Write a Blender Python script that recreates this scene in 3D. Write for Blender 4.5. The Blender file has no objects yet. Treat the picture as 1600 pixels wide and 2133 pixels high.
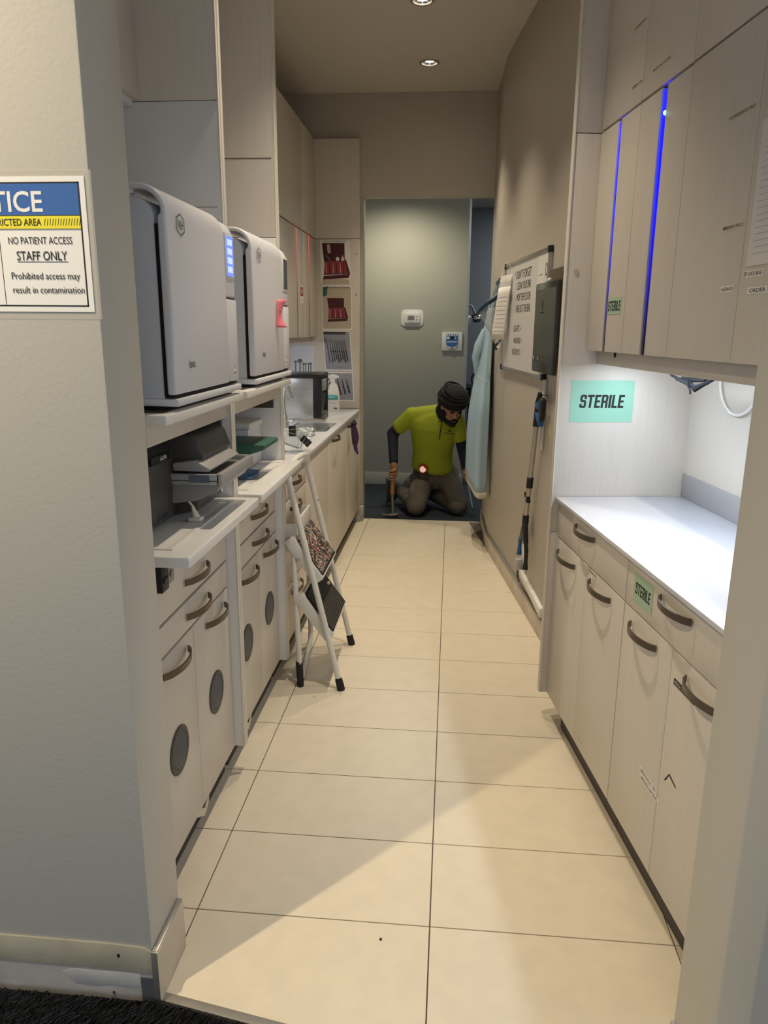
import bpy, bmesh, math, random
from mathutils import Vector, Matrix, Euler
random.seed(7)
SC = bpy.context.scene
COL = SC.collection
PI = math.pi

# ------------------------------------------------------------------ camera
F_PX, YAW, PITCH, ROLL = 1540.0, 0.0876173, 0.2431518, 0.0083535
cam_d = bpy.data.cameras.new('camera'); cam = bpy.data.objects.new('camera', cam_d); COL.objects.link(cam)
cy_, sy_ = math.cos(YAW), math.sin(YAW)
fwd = Vector((-sy_*math.cos(PITCH), cy_*math.cos(PITCH), -math.sin(PITCH)))
rgt = Vector((cy_, sy_, 0)); upv = rgt.cross(fwd)
cr_, sr_ = math.cos(ROLL), math.sin(ROLL)
r2 = cr_*rgt + sr_*upv; u2 = -sr_*rgt + cr_*upv
cm = Matrix((r2, u2, -fwd)).transposed().to_4x4(); cm.translation = Vector((0.0128, -1.5614, 1.4611))
cam.matrix_world = cm
cam_d.sensor_fit = 'VERTICAL'; cam_d.sensor_height = 24.0; cam_d.lens = 24.0*F_PX/2133.0
cam_d.clip_start = 0.02
SC.camera = cam

# ------------------------------------------------------------------ world, exposure
w = bpy.data.worlds.new('world'); SC.world = w; w.use_nodes = True
w.node_tree.nodes['Background'].inputs[0].default_value = (0.70, 0.76, 0.85, 1)
w.node_tree.nodes['Background'].inputs[1].default_value = 1.10
SC.view_settings.view_transform = 'Standard'; SC.view_settings.look = 'None'
SC.view_settings.gamma = 1.0; SC.view_settings.use_curve_mapping = False
SC.view_settings.exposure = -0.20
DOWNLIGHT_W = 80.0          # corridor downlights
ENTRY_W = 232.0              # downlight in the room behind the camera
BAY_STRIP_W = 6.3           # fluorescent under the right wall cabinets
SINK_STRIP_W = 1.6          # strip under the far left wall cabinets
BACK_W = 62.0               # lamp in the room beyond the doorway

# ------------------------------------------------------------------ frames
TH = math.atan(0.144); RO = (0.585, -0.080)
DV = (-math.sin(TH), math.cos(TH)); DW = (math.cos(TH), math.sin(TH))
def RF(p):      # right cabinet frame: v along the fronts (away), w into the cabinets
    v, w_, z = p
    return (RO[0]+v*DV[0]+w_*DW[0], RO[1]+v*DV[1]+w_*DW[1], z)
WQ1, WQ2 = (0.293, 3.384), (0.487, 1.841)
_l = math.hypot(WQ2[0]-WQ1[0], WQ2[1]-WQ1[1])
WU = ((WQ1[0]-WQ2[0])/_l, (WQ1[1]-WQ2[1])/_l); WN = (-WU[1], WU[0])
def CWF(p):     # corridor right wall frame: a away from WQ2, o out into the corridor
    a, o, z = p
    return (WQ2[0]+a*WU[0]+o*WN[0], WQ2[1]+a*WU[1]+o*WN[1], z)
def CWy(x, y):  # world -> a
    return (x-WQ2[0])*WU[0]+(y-WQ2[1])*WU[1]
ID = lambda p: p

# ------------------------------------------------------------------ materials
def nodes(m):
    m.use_nodes = True; nt = m.node_tree
    return nt, nt.nodes, nt.links, nt.nodes['Principled BSDF']
MATS = {}
def mat(name, col, rough=0.5, metal=0.0, var=0.0, vscale=8.0, bump=0.0, bscale=200.0, stretch=None, emit=None, trans=0.0, spec=0.5, ior=1.45, alpha=1.0):
    m = bpy.data.materials.new(name); nt, N, L, b = nodes(m)
    b.inputs['Base Color'].default_value = (*col, 1); b.inputs['Roughness'].default_value = rough
    b.inputs['Metallic'].default_value = metal; b.inputs['IOR'].default_value = ior
    b.inputs['Specular IOR Level'].default_value = spec
    b.inputs['Transmission Weight'].default_value = trans; b.inputs['Alpha'].default_value = alpha
    if var or bump:
        tc = N.new('ShaderNodeTexCoord'); mp = N.new('ShaderNodeMapping')
        if stretch: mp.inputs['Scale'].default_value = stretch
        L.new(tc.outputs['Object'], mp.inputs['Vector'])
    if var:
        n = N.new('ShaderNodeTexNoise'); n.inputs['Scale'].default_value = vscale; n.inputs['Detail'].default_value = 5
        L.new(mp.outputs[0], n.inputs['Vector'])
        r = N.new('ShaderNodeValToRGB'); r.color_ramp.elements[0].position = 0.3; r.color_ramp.elements[1].position = 0.7
        r.color_ramp.elements[0].color = (*[c*(1-var) for c in col], 1); r.color_ramp.elements[1].color = (*[min(1, c*(1+var)) for c in col], 1)
        L.new(n.outputs['Fac'], r.inputs[0]); L.new(r.outputs[0], b.inputs['Base Color'])
    if bump:
        n2 = N.new('ShaderNodeTexNoise'); n2.inputs['Scale'].default_value = bscale; n2.inputs['Detail'].default_value = 3
        L.new(mp.outputs[0], n2.inputs['Vector'])
        bp = N.new('ShaderNodeBump'); bp.inputs['Strength'].default_value = bump; bp.inputs['Distance'].default_value = 0.002
        L.new(n2.outputs['Fac'], bp.inputs['Height']); L.new(bp.outputs[0], b.inputs['Normal'])
    if emit:
        b.inputs['Emission Color'].default_value = (*emit[0], 1); b.inputs['Emission Strength'].default_value = emit[1]
    MATS[name] = m
    return m
mat('laminate', (0.62, 0.565, 0.485), 0.42, var=0.034, vscale=1.0, stretch=(230, 230, 5), spec=0.4)
mat('white_panel', (0.72, 0.71, 0.69), 0.4)
mat('shelf_white', (0.83, 0.81, 0.76), 0.25)
mat('paint', (0.50, 0.455, 0.385), 0.55, bump=0.12, bscale=160)
mat('paint_front', (0.55, 0.525, 0.455), 0.5, bump=0.22, bscale=110)
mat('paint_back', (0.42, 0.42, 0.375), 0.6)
mat('paint_blue', (0.19, 0.205, 0.215), 0.6)
mat('ceiling_paint', (0.60, 0.555, 0.48), 0.8)
mat('tile', (0.71, 0.63, 0.49), 0.33, var=0.035, vscale=14, bump=0.04, bscale=300)
mat('tile_wall', (0.55, 0.475, 0.38), 0.35, var=0.05, vscale=14)
mat('grout', (0.17, 0.15, 0.12), 0.9)
mat('kick', (0.060, 0.050, 0.042), 0.6)
mat('counter_grey', (0.64, 0.64, 0.66), 0.22, var=0.03, vscale=400)
mat('cable_black', (0.008, 0.008, 0.009), 0.85, spec=0.15)
mat('counter_white', (0.62, 0.62, 0.65), 0.22)
mat('backsplash', (0.37, 0.36, 0.36), 0.3)
mat('bronze', (0.155, 0.128, 0.10), 0.38, metal=0.75, var=0.15, vscale=1.0, stretch=(20, 20, 300))
mat('vent_grey', (0.075, 0.07, 0.064), 0.5)
mat('vent_slat', (0.15, 0.15, 0.15), 0.45)
mat('black', (0.010, 0.010, 0.011), 0.45)
mat('soft_black', (0.02, 0.02, 0.022), 0.8)
mat('dark_hole', (0.008, 0.008, 0.008), 0.9)
mat('device_white', (0.74, 0.74, 0.77), 0.35)
mat('device_body', (0.62, 0.65, 0.70), 0.4)
mat('ink', (0.015, 0.015, 0.018), 0.7)
mat('grey_ink', (0.16, 0.16, 0.16), 0.7)
mat('pale_ink', (0.42, 0.40, 0.36), 0.7)
mat('brown_ink', (0.12, 0.09, 0.06), 0.7)
mat('paper', (0.80, 0.78, 0.73), 0.6)
mat('sign_blue', (0.045, 0.14, 0.42), 0.45)
mat('sign_yellow', (0.88, 0.78, 0.05), 0.45)
mat('sign_white', (0.88, 0.87, 0.82), 0.3)
mat('mint', (0.29, 0.54, 0.40), 0.35)
mat('mint_dim', (0.37, 0.52, 0.36), 0.45)
mat('steel', (0.55, 0.56, 0.57), 0.28, metal=0.9, var=0.08, vscale=1.0, stretch=(3, 3, 200))
mat('chrome', (0.80, 0.81, 0.83), 0.10, metal=1.0)
mat('alu', (0.50, 0.48, 0.45), 0.35, metal=0.8)
mat('zinc', (0.33, 0.33, 0.33), 0.5, metal=0.7)
mat('ladder_white', (0.70, 0.68, 0.62), 0.35, var=0.05, vscale=30)
mat('rubber', (0.012, 0.012, 0.013), 0.75)
mat('rib_rubber', (0.055, 0.050, 0.045), 0.55)
mat('printer_dark', (0.060, 0.055, 0.050), 0.42)
mat('printer_grey', (0.25, 0.25, 0.25), 0.4)
mat('printer_silver', (0.42, 0.41, 0.40), 0.35, metal=0.2)
mat('printer_blue', (0.12, 0.15, 0.19), 0.4)
mat('green_plastic', (0.035, 0.12, 0.09), 0.45)
mat('blue_cloth', (0.13, 0.23, 0.42), 0.8)
mat('teal_print', (0.06, 0.38, 0.38), 0.5)
mat('purple_glove', (0.07, 0.025, 0.09), 0.55)
mat('pink_note', (0.88, 0.22, 0.27), 0.6)
mat('whiteboard', (0.72, 0.69, 0.66), 0.2)
mat('tablet_glass', (0.028, 0.030, 0.028), 0.18)
mat('tablet_screen', (0.05, 0.055, 0.052), 0.25)
mat('grab_blue', (0.02, 0.10, 0.26), 0.4)
mat('gown', (0.36, 0.50, 0.585), 0.5, bump=0.3, bscale=40)
mat('gown_pale', (0.62, 0.60, 0.52), 0.6)
mat('glove_lens', (0.9, 0.93, 0.95), 0.08, trans=0.95, ior=1.1)
mat('acrylic', (0.92, 0.95, 0.96), 0.05, trans=0.97, ior=1.05)
mat('sleeve_film', (0.75, 0.72, 0.64), 0.2, alpha=0.22)
mat('film', (0.90, 0.93, 0.93), 0.12, trans=0.75, ior=1.2)
mat('visor', (0.62, 0.66, 0.68), 0.08, alpha=0.30)
mat('shield_blue', (0.015, 0.04, 0.07), 0.5)
mat('red_plastic', (0.40, 0.03, 0.025), 0.35)
mat('carpet_strand', (0.007, 0.0065, 0.006), 0.36, var=0.5, vscale=60)
mat('maroon', (0.075, 0.012, 0.016), 0.6)
mat('box_pink', (0.24, 0.045, 0.055), 0.6)
mat('photo_grey', (0.30, 0.30, 0.33), 0.4)
mat('photo_dark', (0.05, 0.05, 0.06), 0.4)
mat('photo_tan', (0.50, 0.43, 0.33), 0.5)
mat('cream', (0.70, 0.64, 0.50), 0.4)
mat('edge_cream', (0.72, 0.665, 0.575), 0.35)
mat('bottle_white', (0.74, 0.72, 0.64), 0.35)
mat('skin', (0.34, 0.17, 0.105), 0.5)
mat('lip', (0.30, 0.10, 0.09), 0.5)
mat('lime', (0.30, 0.36, 0.018), 0.8, bump=1.0, bscale=16, stretch=(1.6, 1.6, 0.7))
mat('navy', (0.010, 0.012, 0.026), 0.85)
mat('trousers', (0.105, 0.090, 0.072), 0.85, var=0.25, vscale=6, bump=1.0, bscale=22, stretch=(1, 1, 2.2))
mat('hair_black', (0.004, 0.004, 0.005), 0.85, bump=0.5, bscale=160)
mat('shoe', (0.035, 0.038, 0.045), 0.7)
mat('sole', (0.075, 0.075, 0.08), 0.8)
mat('wood', (0.33, 0.12, 0.035), 0.5, var=0.2, vscale=1, stretch=(60, 60, 8))
mat('tool_steel', (0.20, 0.19, 0.17), 0.4, metal=0.7)
mat('tool_blue', (0.22, 0.32, 0.42), 0.4)
mat('gold_glue', (0.41, 0.38, 0.29), 0.6, var=0.12, vscale=10, bump=0.3, bscale=60)
mat('drywall_grey', (0.40, 0.385, 0.36), 0.7, var=0.15, vscale=9, bump=0.3, bscale=60)
mat('putty', (0.45, 0.445, 0.43), 0.7, var=0.1, vscale=20)
mat('tape_slate', (0.08, 0.09, 0.10), 0.5)
mat('lamp_glass', (1, 0.95, 0.85), 0.3, emit=((1.0, 0.86, 0.66), 30.0))
mat('tube_glass', (1, 1, 1), 0.3, emit=((0.86, 0.93, 1.0), 9.0))
mat('screen_blue', (0.02, 0.05, 0.3), 0.2, emit=((0.16, 0.28, 1.0), 1.15))
mat('screen_pale', (0.3, 0.4, 0.9), 0.2, emit=((0.45, 0.55, 1.0), 1.2))
mat('led_white', (0.4, 0.8, 1), 0.2, emit=((0.25, 0.75, 1.0), 3.0))
mat('light_disc', (0.9, 0.8, 0.75), 0.3, emit=((1.0, 0.55, 0.45), 0.55))
mat('yellowed', (0.62, 0.53, 0.30), 0.5)

def carpet_mat(name, a, b_, scale):
    m = bpy.data.materials.new(name); nt, N, L, b = nodes(m); MATS[name] = m
    tc = N.new('ShaderNodeTexCoord'); n = N.new('ShaderNodeTexNoise'); n.inputs['Scale'].default_value = scale; n.inputs['Detail'].default_value = 4
    L.new(tc.outputs['Object'], n.inputs['Vector'])
    r = N.new('ShaderNodeValToRGB'); e = r.color_ramp.elements; e[0].position = .45; e[1].position = .68
    e[0].color = (*a, 1); e[1].color = (*b_, 1)
    L.new(n.outputs['Fac'], r.inputs[0]); L.new(r.outputs[0], b.inputs['Base Color']); b.inputs['Roughness'].default_value = 0.95
    bp = N.new('ShaderNodeBump'); bp.inputs['Strength'].default_value = 0.9; bp.inputs['Distance'].default_value = 0.006
    L.new(n.outputs['Fac'], bp.inputs['Height']); L.new(bp.outputs[0], b.inputs['Normal'])
carpet_mat('carpet_back', (0.006, 0.010, 0.016), (0.045, 0.065, 0.085), 130)
carpet_mat('carpet_front', (0.006, 0.006, 0.006), (0.03, 0.028, 0.026), 90)

def slot_mat(name, col, z0, z1, s, power):
    """back of a lit recess: LED light thinning downwards is painted as emission"""
    m = bpy.data.materials.new(name); nt, N, L, b = nodes(m); MATS[name] = m
    tc = N.new('ShaderNodeTexCoord'); sx = N.new('ShaderNodeSeparateXYZ'); mr = N.new('ShaderNodeMapRange')
    L.new(tc.outputs['Object'], sx.inputs[0]); L.new(sx.outputs['Z'], mr.inputs['Value'])
    mr.inputs['From Min'].default_value = z0; mr.inputs['From Max'].default_value = z1
    pw = N.new('ShaderNodeMath'); pw.operation = 'POWER'; pw.inputs[1].default_value = power
    mu = N.new('ShaderNodeMath'); mu.operation = 'MULTIPLY'; mu.inputs[1].default_value = s
    L.new(mr.outputs[0], pw.inputs[0]); L.new(pw.outputs[0], mu.inputs[0]); L.new(mu.outputs[0], b.inputs['Emission Strength'])
    b.inputs['Emission Color'].default_value = (*col, 1); b.inputs['Base Color'].default_value = (0.035, 0.033, 0.045, 1); b.inputs['Roughness'].default_value = 0.3
slot_mat('slot_glow_blue', (0.002, 0.004, 1.0), 0.0, 0.62, 2.6, 1.7)
slot_mat('slot_glow_red', (1.0, 0.12, 0.085), 0.22, 0.66, 1.0, 1.0)

def mosaic_mat(name):
    m = bpy.data.materials.new(name); nt, N, L, b = nodes(m); MATS[name] = m
    tc = N.new('ShaderNodeTexCoord'); v = N.new('ShaderNodeTexVoronoi'); v.inputs['Scale'].default_value = 130
    L.new(tc.outputs['Object'], v.inputs['Vector'])
    sp = N.new('ShaderNodeSeparateColor'); L.new(v.outputs['Color'], sp.inputs[0])
    r = N.new('ShaderNodeValToRGB'); r.color_ramp.interpolation = 'CONSTANT'; e = r.color_ramp.elements
    e[0].position = 0; e[0].color = (.012, .012, .012, 1); e[1].position = .42; e[1].color = (.07, .05, .04, 1)
    for p, c in ((.55, (.42, .36, .28)), (.72, (.16, .13, .11)), (.80, (.50, .12, .09)), (.90, (.10, .20, .22)), (.95, (.6, .56, .5))):
        q = e.new(p); q.color = (*c, 1)
    L.new(sp.outputs[0], r.inputs[0]); L.new(r.outputs[0], b.inputs['Base Color']); b.inputs['Roughness'].default_value = .5
mosaic_mat('tread_mosaic')

# ------------------------------------------------------------------ mesh builder
class MB:
    def __init__(s, xf=ID): s.v = []; s.f = []; s.xf = xf
    def add(s, vs, fs):
        o = len(s.v); s.v += [Vector(s.xf(tuple(p))) for p in vs]; s.f += [tuple(i+o for i in f) for f in fs]; return s
    def box(s, x0, x1, y0, y1, z0, z1):
        return s.add([(x0,y0,z0),(x1,y0,z0),(x1,y1,z0),(x0,y1,z0),(x0,y0,z1),(x1,y0,z1),(x1,y1,z1),(x0,y1,z1)],
                     [(0,3,2,1),(4,5,6,7),(0,1,5,4),(1,2,6,5),(2,3,7,6),(3,0,4,7)])
    def prism(s, poly, ax, lo, hi):
        """poly: 2-D points in the plane of the two other axes (in xyz order), extruded along ax"""
        n = len(poly)
        def P(a, b, t): return {'x': (t, a, b), 'y': (a, t, b), 'z': (a, b, t)}[ax]
        vs = [P(a, b, lo) for a, b in poly]+[P(a, b, hi) for a, b in poly]
        fs = [tuple(range(n))[::-1], tuple(range(n, 2*n))]+[(i, (i+1) % n, n+(i+1) % n, n+i) for i in range(n)]
        return s.add(vs, fs)
    def rings(s, rings, cap0=True, cap1=True):
        n = len(rings[0]); vs = [p for r in rings for p in r]; fs = []
        for k in range(len(rings)-1):
            for i in range(n): fs.append((k*n+i, k*n+(i+1) % n, (k+1)*n+(i+1) % n, (k+1)*n+i))
        if cap0: fs.append(tuple(range(n))[::-1])
        if cap1: fs.append(tuple(range((len(rings)-1)*n, len(rings)*n)))
        return s.add(vs, fs)
    def tube(s, pts, r, n=10, up=None):
        pts = [Vector(p) for p in pts]; m = len(pts)
        rs = r if isinstance(r, (list, tuple)) else [r]*m
        t0 = (pts[1]-pts[0]).normalized(); a = Vector((0, 0, 1)) if abs(t0.z) < .9 else Vector((1, 0, 0))
        nrm = (a-t0*a.dot(t0)).normalized(); out = []
        for i, p in enumerate(pts):
            t = (pts[min(i+1, m-1)]-pts[max(i-1, 0)]).normalized()
            nrm = (nrm-t*nrm.dot(t)).normalized(); bn = t.cross(nrm)
            out.append([p+nrm*(rs[i]*math.cos(2*PI*k/n))+bn*(rs[i]*math.sin(2*PI*k/n)) for k in range(n)])
        return s.rings(out)
    def ribbon(s, pts, ua, wa, tb):
        """flat bar: at every point half-width wa along ua, thickness tb"""
        pts = [Vector(p) for p in pts]; m = len(pts); ua = Vector(ua).normalized(); out = []
        for i, p in enumerate(pts):
            t = (pts[min(i+1, m-1)]-pts[max(i-1, 0)]).normalized(); n = t.cross(ua).normalized()
            out.append([p-ua*wa-n*tb, p+ua*wa-n*tb, p+ua*wa+n*tb, p-ua*wa+n*tb])
        return s.rings(out)
    def cyl(s, p0, p1, r0, r1=None, n=20): return s.tube([p0, p1], [r0, r0 if r1 is None else r1], n)
    def lathe(s, prof, c, n=24, cap=True):
        return s.rings([[(c[0]+r*math.cos(2*PI*k/n), c[1]+r*math.sin(2*PI*k/n), c[2]+z) for k in range(n)] for r, z in prof], cap, cap)
    def ball(s, c, r, n=14, m=9):
        if not isinstance(r, (tuple, list)): r = (r, r, r)
        rg = []
        for j in range(1, m):
            a = PI*j/m; rg.append([(c[0]+r[0]*math.sin(a)*math.cos(2*PI*k/n), c[1]+r[1]*math.sin(a)*math.sin(2*PI*k/n), c[2]-r[2]*math.cos(a)) for k in range(n)])
        return s.rings(rg)
    def limb(s, p0, p1, r0, r1, n=14):
        s.ball(p0, r0); s.ball(p1, r1); return s.cyl(p0, p1, r0, r1, n)
    def grid(s, fn, nu, nv):
        vs = [fn(i/nu, j/nv) for j in range(nv+1) for i in range(nu+1)]
        fs = [(j*(nu+1)+i, j*(nu+1)+i+1, (j+1)*(nu+1)+i+1, (j+1)*(nu+1)+i) for j in range(nv) for i in range(nu)]
        return s.add(vs, fs)

def root_inv(o):
    m = Matrix()
    while o is not None: m = o.matrix_basis @ m; o = o.parent
    return m.inverted()
def part(name, mb, m, parent=None, bevel=0.0, smooth=None, label=None, solid=0.0, seg=2, origin=None):
    me = bpy.data.meshes.new(name)
    if parent is None and origin is None:
        o_ = Vector((sum(v.x for v in mb.v)/len(mb.v), sum(v.y for v in mb.v)/len(mb.v), min(v.z for v in mb.v)))
    elif origin is not None: o_ = Vector(origin)
    inv = Matrix.Translation(-o_) if parent is None else root_inv(parent)
    me.from_pydata([inv @ v for v in mb.v], [], mb.f)
    bm = bmesh.new(); bm.from_mesh(me)
    bmesh.ops.recalc_face_normals(bm, faces=bm.faces)
    if bevel:
        bm.normal_update()
        es = [e for e in bm.edges if len(e.link_faces) == 2 and e.calc_face_angle(0) > 0.6]
        if es: bmesh.ops.bevel(bm, geom=es, offset=bevel, segments=seg, affect='EDGES', profile=0.5, clamp_overlap=True)
    bm.to_mesh(me); bm.free()
    if smooth is None: smooth = 0.6
    me.shade_smooth(); me.set_sharp_from_angle(angle=smooth)
    me.materials.append(MATS[m] if isinstance(m, str) else m)
    o = bpy.data.objects.new(name, me); COL.objects.link(o)
    if parent is not None: o.parent = parent
    else: o.location = o_
    if solid:
        md = o.modifiers.new('solid', 'SOLIDIFY'); md.thickness = solid; md.offset = 0
    if label: o['label'] = label
    return o
def thing(name, label, cat, loc=(0, 0, 0), rz=0.0, group=None):
    o = bpy.data.objects.new(name, None); COL.objects.link(o); o.empty_display_size = .05
    o.location = loc; o.rotation_euler = (0, 0, rz)
    o['label'] = label; o['category'] = cat
    if group: o['group'] = group
    return o
def tag(o, label, cat, group=None):
    o['label'] = label; o['category'] = cat
    if group: o['group'] = group
    return o
def struct(o): o['kind'] = 'structure'; return o
def stuff(o): o['kind'] = 'stuff'; return o

def text(parent, s, m, O, U, V, w_, h_, bold=0.0, shear=0.0, name='lettering', xf=ID, dx='c'):
    """flat print of s, fitted into w_ x h_, centred on O with unit directions U (reading) and V (up)"""
    cu = bpy.data.curves.new('t', 'FONT'); cu.body = s; cu.offset = bold; cu.shear = shear; cu.resolution_u = 3
    ob = bpy.data.objects.new('t', cu); COL.objects.link(ob)
    me = bpy.data.meshes.new_from_object(ob.evaluated_get(bpy.context.evaluated_depsgraph_get()))
    bpy.data.objects.remove(ob); bpy.data.curves.remove(cu)
    xs = [v.co.x for v in me.vertices]; ys = [v.co.y for v in me.vertices]
    x0, x1, y0, y1 = min(xs), max(xs), min(ys), max(ys)
    O, U, V = Vector(O), Vector(U), Vector(V); inv = root_inv(parent)
    for v in me.vertices:
        a = ((v.co.x-x0)/(x1-x0)-.5)*w_; b = ((v.co.y-y0)/(y1-y0)-.5)*h_
        v.co = inv @ Vector(xf(tuple(O+U*a+V*b)))
    me.materials.append(MATS[m]); me.name = name
    o = bpy.data.objects.new(name, me); COL.objects.link(o); o.parent = parent
    return o

BLOCK = {'T': (.60, [(0, .83, .60, 1), (.195, 0, .405, .84)]), 'E': (.52, [(0, 0, .21, 1), (.2, .83, .52, 1), (.2, .42, .48, .58), (.2, 0, .52, .17)]),
         'L': (.50, [(0, 0, .21, 1), (.2, 0, .50, .17)]), 'I': (.21, [(0, 0, .21, 1)]),
         'R': (.60, [(0, 0, .21, 1), (.2, .84, .50, 1), (.2, .40, .50, .56), (.39, .50, .59, .93), (.39, 0, .59, .44)]),
         'S': (.58, [(.07, .84, .51, 1), (0, .56, .20, .93), (.38, .68, .58, .93), (.07, .44, .51, .60), (.38, .07, .58, .50), (.07, 0, .51, .16), (0, .07, .20, .31)])}
def block_text(parent, s, m, mpp, w_, h_, slant=.10):
    """heavy condensed capitals cut from bars, centred in the plane of mpp"""
    tot = sum(BLOCK[c][0] for c in s)+.075*(len(s)-1); k = w_/(tot+slant); x = -w_/2; mb = MB(mpp); e = 0
    for c in s:
        for a, b, c2, d in BLOCK[c][1]:
            e += 1; zz = .0010+.00002*(e % 3)
            q = [(a, b), (c2, b), (c2, d), (a, d)]
            mb.add([(x+(u+slant*v)*k, (v-.5)*h_, zz) for u, v in q], [(0, 1, 2, 3)])
        x += (BLOCK[c][0]+.075)*k
    return part('lettering', mb, m, parent)
def clip(poly, a, b, c):
    """keep a*x+b*y<=c"""
    out = []
    for i in range(len(poly)):
        p, q = poly[i], poly[(i+1) % len(poly)]; dp = a*p[0]+b*p[1]-c; dq = a*q[0]+b*q[1]-c
        if dp <= 0: out.append(p)
        if (dp < 0 < dq) or (dq < 0 < dp):
            t = dp/(dp-dq); out.append((p[0]+t*(q[0]-p[0]), p[1]+t*(q[1]-p[1])))
    return out
def mapper(O, U, V, Nn):
    O, U, V, Nn = Vector(O), Vector(U), Vector(V), Vector(Nn)
    return lambda p: tuple(O+U*p[0]+V*p[1]+Nn*p[2])

# ================================================================== LAMPS
def spot(name, loc, watts, col, deg, blend, r, parent, target=None):
    l = bpy.data.lights.new(name, 'SPOT'); l.energy = watts; l.color = col; l.spot_size = math.radians(deg); l.spot_blend = blend; l.shadow_soft_size = r
    o = bpy.data.objects.new(name, l); COL.objects.link(o); o.parent = parent
    o.location = root_inv(parent) @ Vector(loc)
    if target is not None:
        o.rotation_euler = (Vector(target)-Vector(loc)).to_track_quat('-Z', 'Y').to_euler()
    return o
CZ = 3.04
def downlight(x, y, z, label, watts, deg=86, col=(1.0, 0.86, 0.67), group=None, target=None, r=0.018):
    t = thing('ceiling_downlight', label, 'ceiling light', (x, y, z), 0, group)
    part('trim_ring', MB().lathe([(0.062, 0.0), (0.062, -0.004), (0.056, -0.007), (0.047, -0.006), (0.044, 0.0), (0.044, 0.02), (0.062, 0.02)], (x, y, z), 32, False), 'alu', t)
    part('reflector', MB().lathe([(0.044, 0.0), (0.030, 0.045), (0.030, 0.047), (0.045, 0.003)], (x, y, z), 24, False), 'chrome', t)
    part('lamp_bulb', MB().lathe([(0.004, 0.004), (0.022, 0.010), (0.030, 0.022), (0.026, 0.045), (0.004, 0.046)], (x, y, z), 20), 'lamp_glass', t)
    spot('light', (x, y, z-0.012), watts, col, deg, 0.9, r, t, target)
    return t
downlight(-0.174, 3.482, CZ, 'round recessed ceiling downlight whole in view before the doorway wall', DOWNLIGHT_W)
downlight(-0.183, 2.597, CZ, 'round recessed ceiling downlight cut by the top edge of the photo', DOWNLIGHT_W)
downlight(-0.185, 1.715, CZ, 'round recessed ceiling downlight above the step ladder, out of the frame', DOWNLIGHT_W)
downlight(-0.185, 0.83, CZ, 'round recessed ceiling downlight between the sterilisers and the white bay, out of the frame', DOWNLIGHT_W*1.35)
downlight(-1.30, -1.06, 2.75+0.29, 'round recessed ceiling downlight in the entry room by the notice wall', ENTRY_W, deg=130, col=(1.0, 0.83, 0.58))
downlight(-0.45, 4.80, 2.74, 'round recessed ceiling downlight in the room beyond the doorway', BACK_W, deg=150, col=(1.0, 0.91, 0.66))

# ================================================================== SETTING
part_ = part
# floor slab and tiles
fl = struct(part('floor', MB().box(-4.5, 3.0, -5.5, 4.06, -0.06, -0.0062), 'grout', origin=(0, 0, 0)))
D = 0.31067; GAP = 0.0016
STRIP = (0.178, 1.0)      # threshold line: 0.178*x + y = c
SC_C = 0.178*(-0.578)-0.2555
base_tiles = {}
for n in range(-2, 13):
    for c in range(-2, 3):
        x0, x1, y0, y1 = c*0.6+GAP, (c+1)*0.6-GAP, n*D+GAP, (n+1)*D-GAP
        if n == 12: y1 = 4.055
        poly = [(x0, y0), (x1, y0), (x1, y1), (x0, y1)]
        poly = clip(poly, -0.178, -1.0, -(SC_C+0.004))
        poly = clip(poly, -1, 0, 0.735)                       # left toe kicks
        poly = clip(poly, 1, 0.147, 0.78)                     # right base cabinets
        if len(poly) < 3: continue
        t = part('tile', MB().prism(poly, 'z', -0.006, 0.0), 'tile', fl, bevel=0.0007, seg=1)
tag(part('floor_speck', MB().box(-.122, -.116, -.056, -.050, 0.0, .003), 'black', bevel=.0008), 'tiny black crumb lying on the pale tile near the threshold', 'crumb')
# metal threshold strip and black carpet of the entry room
ang = math.atan2(-0.178, 1.0)
thr = MB(); thr.prism([(-0.62, SC_C+0.004+0.178*0.62), (1.2, SC_C+0.004-0.178*1.2), (1.2, SC_C-0.018-0.178*1.2), (-0.62, SC_C-0.018+0.178*0.62)], 'z', -0.005, 0.003)
struct(part('trim_1', thr, 'alu', bevel=0.001))
cb = MB(); cb.prism([(-2.5, -0.275), (-0.60, -0.275), (-0.60, SC_C-0.018+0.178*0.60), (1.6, SC_C-0.018-0.178*1.6), (1.6, -3.0), (-2.5, -3.0)], 'z', -0.006, -0.001)
carp = tag(part('carpet', cb, 'carpet_front', origin=(0, 0, 0)), 'black shaggy cut-pile carpet at the foot of the notice wall', 'carpet')
pl = MB(); rr = random.Random(3)
def blade(x, y):
    L_ = rr.uniform(.022, .040); a = rr.gauss(-.42, .22); dx, dy = math.sin(a), -math.cos(a); q = rr.uniform(.0015, .0024); h = rr.uniform(.007, .014)
    px_, py_ = -dy*q, dx*q; out = []
    for t, z in ((0, -.002), (.3, h), (.7, h*1.05), (1, h*.45)):
        X_, Y_ = x+dx*L_*t, y+dy*L_*t; k_ = 1-.35*t
        out += [(X_-px_*k_, Y_-py_*k_, z), (X_, Y_, z+q*1.3), (X_+px_*k_, Y_+py_*k_, z)]
    pl.add(out, [(0, 1, 4, 3), (1, 2, 5, 4), (3, 4, 7, 6), (4, 5, 8, 7), (6, 7, 10, 9), (7, 8, 11, 10)])
for i in range(9000):
    x = rr.uniform(-1.15, -0.05); yl = -0.277 if x < -0.60 else SC_C-0.020-0.178*x; y = yl-rr.random()**1.2*0.20
    blade(x, y)
stuff(part('carpet_pile', pl, 'carpet_strand', carp))

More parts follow.
